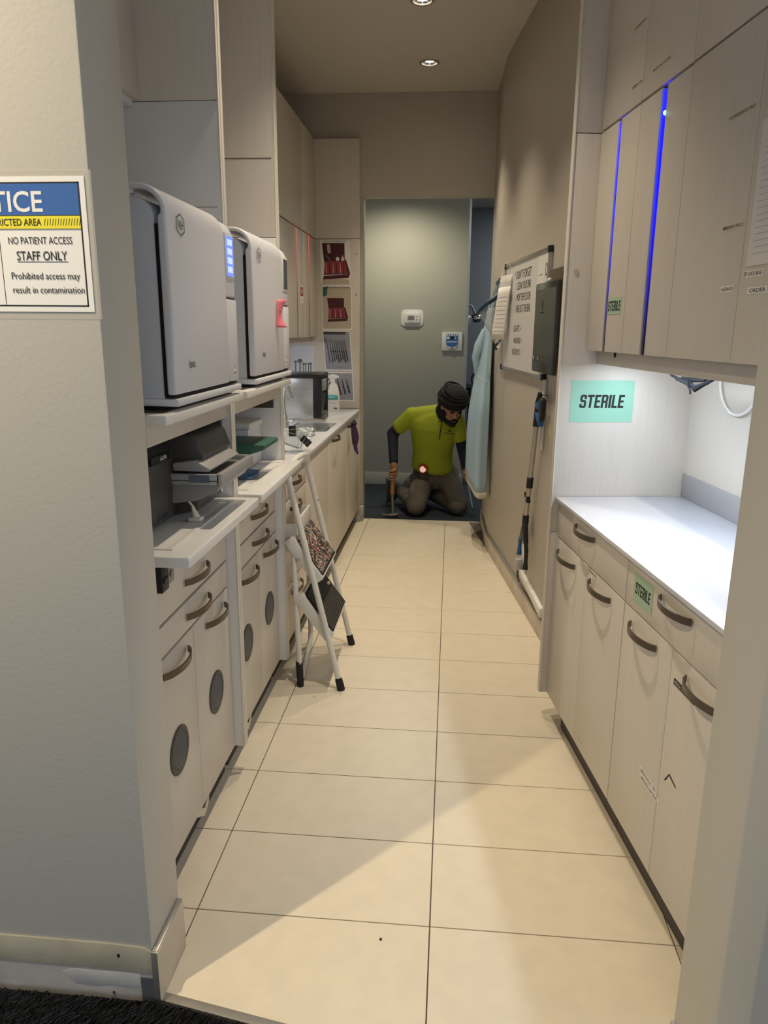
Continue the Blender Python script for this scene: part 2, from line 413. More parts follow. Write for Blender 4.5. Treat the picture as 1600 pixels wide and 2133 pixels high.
# ceiling
ce = MB().box(-4.5, 3.0, -5.5, 4.06, CZ, CZ+0.1)
def holed_ceiling():
    """ceiling slab with round openings for the downlights"""
    holes = [(-0.174, 3.482), (-0.183, 2.597), (-0.185, 1.715), (-0.185, 0.83), (-1.30, -1.06)]
    m = MB(); ys = [-5.5]; 
    bm = bmesh.new()
    X0, X1, Y0, Y1 = -4.5, 3.0, -5.5, 4.06
    outer = [bm.verts.new((x, y, CZ)) for x, y in ((X0, Y0), (X1, Y0), (X1, Y1), (X0, Y1))]
    eds = [bm.edges.new((outer[i], outer[(i+1) % 4])) for i in range(4)]
    for hx, hy in holes:
        vs = [bm.verts.new((hx+.060*math.cos(2*PI*k/24), hy+.060*math.sin(2*PI*k/24), CZ)) for k in range(24)]
        eds += [bm.edges.new((vs[k], vs[(k+1) % 24])) for k in range(24)]
    bmesh.ops.triangle_fill(bm, use_beauty=True, use_dissolve=False, edges=eds)
    bm.verts.index_update()
    m.v = [v.co.copy() for v in bm.verts]; m.f = [tuple(v.index for v in f.verts) for f in bm.faces]
    bm.free()
    nv = len(m.v)
    m.add([(X0, Y0, CZ+.12), (X1, Y0, CZ+.12), (X1, Y1, CZ+.12), (X0, Y1, CZ+.12)], [(0, 1, 2, 3)])
    for i in range(4): m.f.append((i, (i+1) % 4, nv+(i+1) % 4, nv+i))
    return m
struct(part('ceiling', holed_ceiling(), 'ceiling_paint', origin=(0, 0, CZ)))

# entry wall on the left with its squared end
struct(part('wall_left', MB().box(-4.5, -0.603, -0.27, -0.107, -0.006, CZ), 'paint_front', bevel=0.004, seg=2))
bl = MB().prism([(-4.5, 0.158), (-0.70, 0.146), (-0.62, 0.142), (-0.6035, 0.132), (-0.6035, 0.074), (-0.78, 0.078), (-4.5, 0.085)], 'y', -0.2735, -0.268)
struct(part('trim_2', bl, 'gold_glue', bevel=0.0012))
struct(part('trim_3', MB().prism([(-4.5, 0.085), (-0.78, 0.078), (-0.6035, 0.074), (-0.6035, -0.004), (-4.5, -0.004)], 'y', -0.2715, -0.268), 'drywall_grey'))
pt = MB().prism([(-0.815, 0.060), (-0.79, 0.071), (-0.72, 0.069), (-0.68, 0.072), (-0.634, 0.070), (-0.633, 0.034), (-0.66, 0.030), (-0.70, 0.033), (-0.745, 0.026), (-0.785, 0.030), (-0.80, 0.044)], 'y', -0.2722, -0.270)
struct(part('trim_4', pt, 'putty', bevel=0.001))
struct(part('trim_5', MB().box(-0.632, -0.6035, -0.2742, -0.27, 0.0, 0.062), 'tape_slate'))
struct(part('trim_6', MB().box(-0.682, -0.676, -0.2742, -0.2731, 0.112, 0.121).box(-0.70, -0.696, -0.2742, -0.2731, 0.012, 0.018), 'dark_hole'))
# tile skirting on the end of that wall, with its metal edge
bsl = struct(part('baseboard_left', MB().box(-0.603, -0.598, -0.275, -0.118, -0.003, 0.135), 'grout'))
part('tile', MB().box(-0.598, -0.588, -0.274, -0.118, 0.0, 0.132), 'tile_wall', bsl, bevel=0.001)
part('metal_edge', MB().box(-0.6025, -0.5875, -0.279, -0.274, 0.0, 0.137).box(-0.602, -0.590, -0.274, -0.118, 0.132, 0.137), 'alu', bsl, bevel=0.0008)
# wall return on the right with its corner
A_, B_ = (0.534, -0.22), (0.556, -0.365)
struct(part('wall_right', MB().prism([A_, B_, (0.60, -0.40), (3.0, -0.40), (3.0, -0.235)], 'z', -0.006, CZ), 'paint_front', bevel=0.003))
bsr = struct(part('baseboard_right', MB().prism([(0.5335, -0.2205), (0.5275, -0.2205), (0.5495, -0.365), (0.5555, -0.365)], 'z', -0.004, 0.012), 'putty'))
# corridor right-hand wall: a long angled run and a short straight one
a0 = (lambda d0, d1: -d0/(d1-d0))(*[(CWF((t, 0, 0))[0]-RF((1.218, 0, 0))[0])*DV[0]+(CWF((t, 0, 0))[1]-RF((1.218, 0, 0))[1])*DV[1] for t in (0.0, 1.0)])   # meets the end panel
cw = MB()
q0 = CWF((a0, 0, 0))
cw.prism([(q0[0], q0[1]), WQ1, (0.279, 4.055), (1.4, 4.055), RF((1.218, 0.80, 0))[:2]], 'z', -0.006, CZ)
struct(part('wall_corridor', cw, 'paint', bevel=0.002))
bsc = struct(part('baseboard_corridor', MB(CWF).box(a0+.004, 1.545, 0.0, 0.004, 0.0, 0.10), 'grout'))
ys_ = [1.86+D*i for i in range(-3, 6)]
for i in range(-2, 6):
    aa, ab = CWy(0.487, 1.86+D*(i-1)-.0), CWy(0.487, 1.86+D*i)
    aa = max(aa, a0+.006); ab = min(ab, 1.548)
    if ab-aa < .02: continue
    part('tile', MB(CWF).box(aa+.001, ab-.001, 0.004, 0.011, 0.0, 0.10), 'tile_wall', bsc, bevel=0.0008)
tl = MB(); 
_d = Vector((0.279-0.293, 4.055-3.384, 0)).normalized(); _n = Vector((-_d.y, _d.x, 0))
CW2 = mapper((0.293, 3.384, 0), tuple(_d), tuple(_n), (0, 0, 1))
for s0, s1 in ((0.0, .31), (.312, .62), (.622, .668)):
    part('tile', MB(CW2).box(s0, s1, 0.004, 0.011, 0.0, 0.10), 'tile_wall', bsc, bevel=0.0008)
part('metal_edge', MB(CWF).box(a0+.006, 1.552, 0.0, 0.014, 0.10, 0.108), 'zinc', bsc, bevel=0.001)
part('metal_edge', MB(CW2).box(0.0, .668, 0.0, 0.014, 0.10, 0.108), 'zinc', bsc, bevel=0.001)
# wall with the doorway
wf = MB().prism([(-1.30, 0.0), (-0.648, 0.0), (-0.648, 2.376), (0.312, 2.376), (0.312, 0.0), (1.2, 0.0), (1.2, CZ), (-1.30, CZ)], 'y', 4.055, 4.19)
struct(part('wall_far', wf, 'paint', bevel=0.003))
fj = struct(part('trim_7', MB().box(-0.700, -0.640, 3.99, 4.05, 0.0, 0.115).prism([(-0.72, 0.0), (-0.66, 0.0), (-0.67, 0.05), (-0.70, 0.06)], 'y', 3.97, 3.99), 'drywall_grey', bevel=0.002))
struct(part('trim_8', MB().box(-0.648, 0.29, 4.056, 4.075, -0.006, 0.002), 'cream', bevel=0.001))
# left outer wall behind the cabinets
struct(part('wall_behind_cabinets', MB().box(-1.36, -1.29, -0.107, 4.055, -0.006, CZ), 'white_panel'))
struct(part('wall_alcove', MB(RF).box(-0.15, 1.20, 0.475, 0.53, -0.006, CZ), 'paint'))
# room beyond the doorway
struct(part('floor_back', MB().box(-2.6, 2.6, 4.056, 8.0, -0.06, -0.012), 'grout', origin=(0, 4, 0)))
tag(part('carpet', MB().box(-2.6, 2.6, 4.077, 8.0, -0.012, 0.0), 'carpet_back', origin=(0, 0, 0)), 'dark navy speckled carpet the kneeling man works on', 'carpet')
struct(part('wall_thermostat', MB().prism([(-2.6, 5.43), (0.135, 5.43), (0.155, 5.50), (0.155, 5.60), (-2.6, 5.60)], 'z', 0.0, 2.74), 'paint_back', bevel=0.003))
struct(part('baseboard_back', MB().box(-2.6, 0.137, 5.418, 5.43, 0.0, 0.115), 'paint_back', bevel=0.003))
struct(part('wall_back', MB().box(-2.6, 2.6, 7.1, 7.2, 0.0, 2.74), 'paint_blue'))
struct(part('wall_back_left', MB().box(-2.7, -2.6, 4.19, 7.2, 0.0, 2.74), 'paint_back'))
struct(part('wall_back_right', MB().box(2.6, 2.7, 4.19, 7.2, 0.0, 2.74), 'paint_back'))
struct(part('ceiling_back', MB().box(-2.7, 2.7, 4.19, 7.2, 2.745, 2.85), 'ceiling_paint'))

# ================================================================== CABINET HELPERS
def bow_handle(parent, fr, a0, a1, z, out=0.034, wz=0.0085, xf=ID, name='handle'):
    """flat bow handle between a0 and a1; fr(a, o, z) -> local frame point"""
    pts = []
    for k in range(13):
        s = k/12; a = a0+(a1-a0)*s; o = out*(math.sin(PI*(0.04+0.92*s))**0.62)
        pts.append(Vector(xf(fr(a, o-0.004 if k in (0, 12) else o, z))))
    mb = MB().ribbon(pts, (0, 0, 1), wz, 0.0022)
    return part(name, mb, 'bronze', parent, smooth=0.9)
def round_vent(parent, fr, a, z, r=0.066, xf=ID):
    mb = MB(xf)
    def ring(rr_, o): return [fr(a+rr_*math.cos(2*PI*k/28), o, z+rr_*math.sin(2*PI*k/28)) for k in range(28)]
    mb.rings([ring(r, 0.0), ring(r, 0.003), ring(r*.93, 0.005), ring(r*.78, 0.005), ring(r*.76, 0.0015)], cap0=True, cap1=True)
    v = part('vent', mb, 'vent_grey', parent)
    sl = MB(xf)
    for k in range(-5, 6):
        d = k*r*.135; h = math.sqrt(max(0, (r*.75)**2-d*d)); 
        c, s_ = math.cos(.75), math.sin(.75)
        e0, e1 = (-h, d), (h, d)
        q = [(-h, d-.0022), (h, d-.0022), (h, d+.0022), (-h, d+.0022)]
        q = [(a+x*c-y*s_, z+x*s_+y*c) for x, y in q]
        sl.add([fr(x, .0018, y) for x, y in q]+[fr(x, .0042, y) for x, y in q], [(0, 1, 2, 3), (4, 5, 6, 7), (0, 1, 5, 4), (1, 2, 6, 5), (2, 3, 7, 6), (3, 0, 4, 7)])
    stuff(part('grille', sl, 'vent_slat', parent))
LF = lambda a, o, z: (-0.672+o, a, z)       # left fronts face +x
def left_front(name, parent, y0, y1, z0, z1, m='laminate'):
    return part(name, MB().box(-0.690, -0.672, y0+.0012, y1-.0012, z0+.0012, z1-.0012), m, parent, bevel=0.0012)

# ================================================================== LEFT TALL CABINETS (two steriliser bays)
def tall_cabinet(y0, y1, yb0, yb1, label, d):
    t = thing('tall_cabinet', label, 'cabinet', (-0.96, (y0+y1)/2, 0.0))
    part('carcass', MB().box(-1.28, -0.692, y0, y1, 0.095, 0.115).box(-1.28, -1.262, y0, y1, 0.115, 3.02).box(-1.262, -0.692, y0, y0+.018, 0.115, 0.93).box(-1.262, -0.70, y0+.018, y1, 0.905, 0.922), 'white_panel', t)
    part('toe_kick', MB().box(-0.735, -0.712, y0, y1, 0.0, 0.095), 'kick', t)
    sp = part('side_panel', MB().box(-1.262, -0.640, yb0, yb1, 0.10, d['seam']), 'white_panel', t, bevel=0.001)
    part('upper_side_panel', MB().box(-1.262, -0.640, yb0, yb1, d['seam']+.002, 3.03), 'laminate', t, bevel=0.001)
    part('edge_band', MB().box(-0.642, -0.638, yb0-.0015, yb0+.012, 0.10, 3.03).box(-0.642, -0.6375, yb0+.016, yb1, 0.10, 3.03), 'edge_cream', t, bevel=0.0008)
    return t
T1 = tall_cabinet(-0.085, 0.604, 0.604, 0.640, 'tall cabinet bay nearest the notice wall, dark printer on its tray', dict(seam=2.058))
T2 = tall_cabinet(0.640, 1.268, 1.268, 1.306, 'tall cabinet bay with the green lid, second from the notice wall', dict(seam=1.782))
part('seam_cover', MB().box(-1.26, -0.652, 0.6025, 0.6042, 1.786, 1.789), 'pale_ink', T1)
part('seam_cover', MB().box(-1.26, -0.652, 1.2665, 1.2682, 2.049, 2.052), 'brown_ink', T2)
for T, y0, y1, zs in ((T1, -0.062, 0.602, None), (T2, 0.642, 1.266, None)):
    d1 = left_front('drawer', T, y0, y1, 0.756, 0.918)
    d2 = left_front('drawer', T, y0, y1, 0.670, 0.750)
    mid = 0.278 if T is T1 else 0.985
    da = left_front('door', T, y0, mid, 0.100, 0.665); db = left_front('door', T, mid, y1, 0.100, 0.665)
    if T is T1:
        bow_handle(d1, LF, 0.225, 0.400, 0.808); bow_handle(d2, LF, 0.224, 0.400, 0.712)
        bow_handle(db, LF, 0.369, 0.546, 0.627); bow_handle(da, LF, 0.042, 0.218, 0.627)
        round_vent(da, LF, 0.125, 0.379); round_vent(db, LF, 0.440, 0.383)
    else:
        bow_handle(d1, LF, 0.890, 1.086, 0.815); bow_handle(d2, LF, 0.895, 1.088, 0.718)
        bow_handle(db, LF, 1.042, 1.232, 0.631); bow_handle(da, LF, 0.745, 0.928, 0.625)
        round_vent(da, LF, 0.795, 0.388); round_vent(db, LF, 1.117, 0.392)
    # pull-out trays
    ta, tb = (-0.018, 0.600) if T is T1 else (0.642, 1.262)
    tr = part('pull_out_shelf', MB().box(-1.20, -0.562, ta, tb, 0.930, 0.957), 'shelf_white', T, bevel=0.004, seg=3)
    part('groove_rim', MB().box(-0.632, -0.618, ta+.05, tb-.05, 0.957, 0.9605).box(-1.19, -0.632, ta+.05, ta+.064, 0.957, 0.9605).box(-1.19, -0.632, tb-.064, tb-.05, 0.957, 0.9605), 'shelf_white', tr, bevel=0.0015)
    part('slide_bracket', MB().box(-0.674, -0.656, ta+.066, ta+.110, .843, .906).box(-0.660, -0.652, ta+.072, ta+.100, .866, .878), 'black', T, bevel=.002)
    part('slide_bracket', MB().box(-0.674, -0.660, ta+.112, ta+.155, .848, .895).cyl((-0.66, ta+.133, .872), (-0.655, ta+.133, .872), .009, n=14), 'zinc', T, bevel=.002)
    part('slide', MB().box(-0.80, -0.66, ta+.008, ta+.030, 0.885, 0.928).box(-0.70, -0.655, ta+.004, ta+.012, 0.86, 0.928), 'zinc', T, bevel=0.002)
    ua, ub = (-0.012, 0.603) if T is T1 else (0.645, 1.266)
    us = part('pull_out_shelf', MB().box(-1.20, -0.597, ua, ub, 1.252, 1.275), 'shelf_white', T, bevel=0.004, seg=3)
    part('shelf_mat', MB().box(-1.15, -0.62, ua+.04, ub-.04, 1.2752, 1.277), 'kick', us)
    part('fascia', MB().box(-0.668, -0.650, ua+.015, ub-.006, 1.200, 1.2515), 'laminate', T, bevel=0.0012)
    part('slide', MB().box(-0.76, -0.665, ua-.004, ua+.013, 1.13, 1.245).box(-0.75, -0.668, ub-.012, ub+.001, 1.16, 1.20), 'kick', T, bevel=0.002)
    part('back_lining', MB().box(-1.2615, -1.255, y0, y1, 0.96, 2.05), 'white_panel', T)
for T, y_ in ((T1, .335), (T2, .835)):
    part('loose_strip', MB().ribbon([(-.711, y_-.09, .078), (-.700, y_-.04, .060), (-.690, y_, .040), (-.694, y_+.05, .052), (-.709, y_+.10, .085)], (0, .2, 1), .012, .0012), 'cream', T, smooth=1)
# upper boxes inside the bays
for T, y0, y1 in ((T1, -0.085, 0.6025), (T2, 0.642, 1.2665)):
    ub_ = part('upper_box', MB().box(-1.26, -0.878, y0, y1, 2.045, 3.02), 'white_panel', T, bevel=0.001)
    part('upper_door', MB().box(-0.878, -0.860, y0, y1, 2.062, 3.02), 'laminate', T, bevel=0.001)

# ================================================================== STERILISERS
def steriliser(y0, label, lit):
    Y0 = 0.060; dy = y0-Y0
    t = thing('steriliser', label, 'steriliser', (-0.88, y0+.26, 1.277))
    X = lambda p: (p[0], p[1]+dy, p[2])
    def prof(pts): return pts
    def arc(cx, cz, r, a0, a1, n=8): return [(cx+r*math.cos(a0+(a1-a0)*k/n), cz+r*math.sin(a0+(a1-a0)*k/n)) for k in range(n+1)]
    body = [(-1.16, 1.302), (-0.628, 1.302), (-0.628, 1.66)]+arc(-0.673, 1.685, 0.045, 0, PI/2)+[(-1.16, 1.730)]
    part('body', MB(X).prism(body, 'y', 0.068, 0.560), 'device_body', t, bevel=0.004)
    # door: thick shell that curls over the front edge
    out = [(-0.599, 1.312), (-0.597, 1.50), (-0.599, 1.690)]+arc(-0.658, 1.697, 0.059, 0, PI/2)+[(-0.690, 1.756)]
    inn = [(-0.690, 1.744)]+arc(-0.658, 1.697, 0.047, PI/2, 0)+[(-0.619, 1.690), (-0.619, 1.312)]
    dr = part('door', MB(X).prism(out+inn, 'y', 0.060, 0.470), 'device_white', t, bevel=0.005, seg=3)
    part('door_gap', MB(X).box(-0.6275, -0.620, 0.066, 0.552, 1.306, 1.675).box(-0.622, -0.603, 0.066, 0.555, 1.306, 1.3115), 'dark_hole', t)  # near-black filler paints the dark of the gap behind and below the door
    part('latch', MB(X).box(-0.76, -0.678, 0.064, 0.085, 1.728, 1.744).box(-0.695, -0.672, 0.064, 0.088, 1.735, 1.752), 'device_white', t, bevel=0.003)
    # control column
    co = [(-0.601, 1.540), (-0.602, 1.690)]+arc(-0.652, 1.695, 0.050, 0, PI/2)+[(-0.690, 1.745), (-0.690, 1.540)]
    cc = part('control_column', MB(X).prism(co, 'y', 0.473, 0.566), 'device_white', t, bevel=0.006, seg=3)
    part('lower_panel', MB(X).box(-0.690, -0.599, 0.474, 0.567, 1.314, 1.5355), 'device_white', t, bevel=0.004)
    part('slot', MB(X).box(-0.66, -0.603, 0.478, 0.562, 1.5355, 1.5405), 'kick', t)
    fr = part('screen_frame', MB(X).box(-0.604, -0.5985, 0.482, 0.556, 1.588, 1.708), 'device_white', cc, bevel=0.003)
    part('screen', MB(X).box(-0.599, -0.5978, 0.489, 0.549, 1.597, 1.700), 'screen_blue' if lit else 'tablet_glass', fr)
    if lit:
        ic = MB(X)
        for k in range(4): ic.box(-0.5978, -0.5975, 0.496, 0.540, 1.606+k*.0235, 1.622+k*.0235)
        part('screen', ic, 'screen_pale', fr)
    else:
        part('screen', MB(X).box(-0.5978, -0.5975, 0.489, 0.500, 1.605, 1.695), 'grey_ink', fr)
    part('base', MB(X).box(-1.10, -0.594, 0.062, 0.575, 1.286, 1.303), 'device_white', t, bevel=0.004)
    ft = MB(X)
    for fx in (-1.05, -0.66):
        for fy in (0.10, 0.53): ft.cyl((fx, fy, 1.277), (fx, fy, 1.287), 0.016, 0.018, 14)
    part('foot', ft, 'rubber', t)
    # hexagonal maker's badge and model word
    hx = MB(X); cyy, czz = 0.140, 1.681
    o_ = [(-.025, .013), (0, .024), (.025, .013), (.025, -.013), (0, -.024), (-.025, -.013)]
    for k in range(6):
        a, b = o_[k], o_[(k+1) % 6]
        hx.add([(-0.5963, cyy+a[0], czz+a[1]), (-0.5963, cyy+b[0], czz+b[1]), (-0.5963, cyy+b[0]*.88, czz+b[1]*.90), (-0.5963, cyy+a[0]*.88, czz+a[1]*.90)], [(0, 1, 2, 3)])
    part('badge', hx, 'soft_black', dr)
    text(dr, 'W&H', 'soft_black', (-0.5962, cyy, czz), (0, 1, 0), (0, 0, 1), 0.034, 0.019, name='badge', xf=X)
    text(dr, 'lexa', 'soft_black', (-0.5965, 0.172, 1.378), (0, 1, 0), (0, 0, 1), 0.040, 0.020, name='lettering', xf=X)
    part('button', MB(X).box(-0.5992, -0.5984, 0.512, 0.538, 1.328, 1.345), 'paper', t)
    part('button', MB(X).box(-0.5985, -0.5980, 0.519, 0.532, 1.333, 1.340).box(-0.5990, -0.5984, 0.523, 0.527, 1.352, 1.357), 'grey_ink', t)
    return t
steriliser(0.060, 'white countertop steriliser nearest the notice wall, blue screen lit', True)
steriliser(0.752, 'white countertop steriliser with a pink note and dark screen', False)
# sticky note
nt_ = MB()
def note(u, v):
    y = 1.034+u*.036*(.75+.25*abs(2*v-1))+v*.014; z = 1.462+v*.094; o = 0.003+.034*max(0, u-.15)*(.35+.65*(2*v-1)**2)
    return (-0.5965+o, y, z)
nt_.grid(note, 8, 10)
nto = tag(part('sticky_note', nt_, 'pink_note', solid=0.0004, smooth=3), 'curled pink sticky note on the second steriliser door', 'sticky note')
text(nto, 'aug', 'maroon', (-0.5855, 1.060, 1.514), (.1, 1, 0.1), (0, 0, 1), 0.022, 0.012)

# ================================================================== PRINTER AND THINGS ON THE LOWER TRAYS
pr = thing('film_printer', 'dark grey film printer on the lower tray of the nearest bay', 'printer', (-0.88, 0.32, 0.957))
side = [(-1.18, 0.968), (-0.722, 0.966), (-0.708, 0.985), (-0.700, 1.06), (-0.706, 1.145), (-0.735, 1.175), (-0.90, 1.186), (-1.18, 1.186)]
part('body', MB().prism(side, 'y', 0.120, 0.545), 'printer_dark', pr, bevel=0.010, seg=3)
part('side_recess', MB().box(-1.02, -0.79, 0.1185, 0.1205, 1.00, 1.105), 'printer_grey', pr, bevel=0.003)
part('side_band', MB().box(-1.10, -0.725, 0.1175, 0.1205, 1.120, 1.1225), 'dark_hole', pr)
part('brand_strip', MB().box(-0.7035, -0.6985, 0.135, 0.255, 1.133, 1.153), 'black', pr, bevel=0.001)
text(pr, 'AGFA', 'paper', (-0.6980, 0.210, 1.143), (0, 1, 0), (0, 0, 1), 0.045, 0.010, bold=.01)
part('hood', MB().prism([(-0.90, 1.196), (-0.690, 1.196), (-0.640, 1.178), (-0.622, 1.128), (-0.660, 1.112), (-0.72, 1.118), (-0.90, 1.118)], 'y', 0.292, 0.540), 'printer_dark', pr, bevel=0.006)
part('hood_lip', MB().prism([(-0.70, 1.118), (-0.640, 1.126), (-0.598, 1.104), (-0.606, 1.096), (-0.70, 1.098)], 'y', 0.272, 0.535), 'printer_silver', pr, bevel=0.003)
tray = MB().box(-0.72, -0.575, 0.262, 0.570, 1.072, 1.078).box(-0.582, -0.567, 0.262, 0.574, 1.064, 1.094).box(-0.72, -0.575, 0.262, 0.276, 1.064, 1.092).box(-0.72, -0.575, 0.560, 0.574, 1.064, 1.094)
tp = part('output_tray', tray, 'printer_silver', pr, bevel=0.002)
part('tray_well', MB().box(-0.715, -0.583, 0.277, 0.559, 1.078, 1.0805), 'printer_grey', tp)
part('tray_window', MB().box(-0.655, -0.600, 0.2608, 0.263, 1.070, 1.090), 'printer_blue', tp)
part('tray_under', MB().prism([(-0.72, 1.064), (-0.572, 1.064), (-0.585, 1.046), (-0.64, 1.020), (-0.70, 1.012), (-0.72, 1.012)], 'y', 0.268, 0.545), 'printer_grey', pr, bevel=0.003)
part('front_cover', MB().prism([(-0.72, 1.016), (-0.652, 1.044), (-0.640, 1.040), (-0.650, 0.985), (-0.72, 0.970)], 'y', 0.300, 0.535), 'printer_dark', pr, bevel=0.004)
part('label_sticker', MB().box(-0.6475, -0.6462, 0.500, 0.520, 0.992, 1.012), 'paper', pr)
text(pr, 'Drystar', 'ink', (-0.7060, 0.205, 0.992), (0, 1, 0), (0, 0.02, 1), 0.075, 0.020)
cg = thing('pull_cord', 'pale pull cord with white toggle hanging before the dark printer', 'cord', (-0.655, 0.305, 0.958))
part('cord', MB().tube([(-0.690, 0.268, 1.066), (-0.676, 0.280, 1.03), (-0.662, 0.297, 1.0)], [.002, .0025, .003], 8).tube([(-0.662, 0.297, 1.0), (-0.656, 0.304, 0.968)], [.0035, .0105], 12), 'cream', cg)
part('toggle', MB().box(-0.674, -0.638, 0.288, 0.318, 0.9575, 0.969), 'paper', cg, bevel=0.004)
# second tray
wb = thing('instrument_box', 'white instrument box at the back of the second tray', 'box', (-0.86, 1.15, 0.957))
part('body', MB().box(-1.00, -0.715, 1.062, 1.245, 0.9585, 1.100), 'device_white', wb, bevel=0.006)
part('lid', MB().box(-1.005, -0.709, 1.057, 1.250, 1.100, 1.122), 'paper', wb, bevel=0.006)
gt = MB().prism([(-0.86, 1.044), (-0.66, 1.044), (-0.606, 1.060), (-0.600, 1.070), (-0.604, 1.082), (-0.86, 1.082)], 'y', 0.855, 1.100)
bw = thing('bowl', 'cream rounded bowl under the green lid on the second tray', 'bowl', (-0.772, 0.965, 0.957))
part('body', MB().lathe([(0.030, 0.0015), (0.046, 0.006), (0.072, 0.034), (0.078, 0.070), (0.078, 0.078), (0.074, 0.078), (0.070, 0.030), (0.03, 0.008)], (-0.772, 0.965, 0.957), 28), 'bottle_white', bw)
part('rim', MB().lathe([(0.078, 0.078), (0.080, 0.0855), (0.074, 0.0855), (0.074, 0.078)], (-0.772, 0.965, 0.957), 28), 'soft_black', bw)
gl = tag(part('tray_lid', MB().prism([(-0.83, 1.0435), (-0.66, 1.0435), (-0.606, 1.060), (-0.600, 1.070), (-0.604, 1.080), (-0.83, 1.080)], 'y', 0.855, 1.048), 'green_plastic', bevel=0.006, seg=3), 'dark green plastic lid laid across the cream bowl', 'lid')
cl = MB()
cl.grid(lambda u, v: (-0.722+u*.070+.01*math.sin(v*5), 0.85+v*.16, 0.9605+.004*math.sin(7*u+2)*math.sin(6*v)+.004), 8, 12)
tag(part('cloth', cl, 'blue_cloth', solid=0.002, smooth=3), 'folded blue cloth on the second tray before the bowl', 'cloth')

# ================================================================== FAR LEFT RUN
def base_cab(y0, y1, label, kind, handles=()):
    t = thing('base_cabinet', label, 'cabinet', (-0.96, (y0+y1)/2, 0))
    part('carcass', MB().box(-1.28, -0.692, y0+.001, y1-.001, 0.10, 0.848), 'white_panel', t)
    part('toe_kick', MB().box(-0.735, -0.712, y0, y1, 0.0, 0.10), 'kick', t)
    if kind == 'drawers':
        for z0, z1 in ((0.740, 0.846), (0.605, 0.736), (0.355, 0.600), (0.103, 0.350)):
            d = left_front('drawer', t, y0, y1, z0, z1)
            bow_handle(d, LF, (y0+y1)/2-.095, (y0+y1)/2+.095, z1-.040)
    else:
        d = left_front('door', t, y0, y1, 0.103, 0.846)
        if handles: bow_handle(d, LF, handles[0], handles[1], 0.822)
    return t
base_cab(1.308, 1.905, 'base cabinet of four drawers behind the step ladder', 'drawers')
base_cab(1.905, 2.560, 'base cabinet door just past the step ladder, no handle in view', 'door')
base_cab(2.560, 3.280, 'base cabinet door with one bow handle below the sink', 'door', (2.68, 2.90))
base_cab(3.280, 3.990, 'base cabinet door with the purple glove, beside the doorway', 'door', (3.33, 3.52))
ct = tag(part('countertop', MB().box(-1.28, -0.664, 1.308, 3.992, 0.849, 0.871), 'counter_grey', bevel=0.002), 'light grey worktop with the sink along the left run', 'worktop')
bs = struct(part('trim_9', MB().box(-1.289, -1.281, 1.308, 4.05, 0.871, 1.405), 'white_panel'))
# end panel on the doorway wall
ep = thing('end_panel', 'tall laminate end panel carrying the instrument photographs', 'panel', (-0.83, 4.02, 0.872))
part('lower_panel', MB().box(-1.28, -0.668, 4.000, 4.052, 0.872, 2.082), 'laminate', ep, bevel=0.0015)
part('upper_panel', MB().box(-1.28, -0.668, 4.000, 4.052, 2.085, 2.740), 'laminate', ep, bevel=0.0015)
part('lower_panel', MB().box(-0.715, -0.668, 4.000, 4.052, 0.118, 0.870), 'laminate', ep, bevel=0.0015)
part('screw_cap', MB().cyl((-0.690, 4.0, 1.98), (-0.690, 3.998, 1.98), .007).cyl((-0.690, 4.0, 1.70), (-0.690, 3.998, 1.70), .007), 'pale_ink', ep)
# wall cabinets with red lit slots
UX = -0.985
def slot_door(parent, y0, y1, ys, z0, z1, glow):
    a = part('door', MB().box(UX-.018, UX, y0+.001, ys-.013, z0, z1), 'laminate', parent, bevel=0.001)
    b = part('door', MB().box(UX-.018, UX, ys+.013, y1-.001, z0, z1), 'laminate', parent, bevel=0.001)
    part('slot_glow', MB().box(UX-.026, UX-.0025, ys-.0125, ys+.0125, z0, z1), glow, parent)
for y0, y1, ys, label in ((1.308, 2.00, 1.65, 'wall cabinet hidden behind the sterilisers'), (2.00, 2.76, 2.4, 'wall cabinet half hidden by the second steriliser'), (2.76, 3.515, 3.313, 'wall cabinet with a red lit slot and red sticker'), (3.515, 3.998, 3.727, 'wall cabinet with a red lit slot in the far corner')):
    t = thing('wall_cabinet', label, 'cabinet', (-1.13, (y0+y1)/2, 1.40))
    part('carcass', MB().box(-1.28, UX-.032, y0+.001, y1-.001, 1.405, 2.735), 'white_panel', t)
    part('door', MB().box(UX-.018, UX, y0+.001, y1-.001, 2.085, 2.738), 'laminate', t, bevel=0.001)
    slot_door(t, y0, y1, ys, 1.400, 2.076, 'slot_glow_red')
    part('valance', MB().box(UX-.06, UX-.045, y0, y1, 1.365, 1.405), 'laminate', t)
part('filler', MB().box(-1.28, UX, 1.3075, 1.309, 2.74, 3.03), 'paint', T2)
# strip lamp below them
sl_ = thing('strip_light', 'slim white strip light under the far left wall cabinets', 'strip light', (-1.17, 3.0, 1.39))
part('housing', MB().box(-1.20, -1.14, 2.3, 3.8, 1.385, 1.404), 'device_white', sl_, bevel=0.003)
part('tube', MB().cyl((-1.17, 2.32, 1.378), (-1.17, 3.78, 1.378), 0.007, n=12), 'tube_glass', sl_)
def area(name, loc, target, sx, sy, watts, col, parent, up='Y'):
    l = bpy.data.lights.new(name, 'AREA'); l.shape = 'RECTANGLE'; l.size = sx; l.size_y = sy; l.energy = watts; l.color = col
    o = bpy.data.objects.new(name, l); COL.objects.link(o); o.parent = parent
    return o
lo = area('light', None, None, 0.03, 1.4, SINK_STRIP_W, (0.86, 0.93, 1.0), sl_); lo.location = root_inv(sl_) @ Vector((-1.17, 3.05, 1.368))
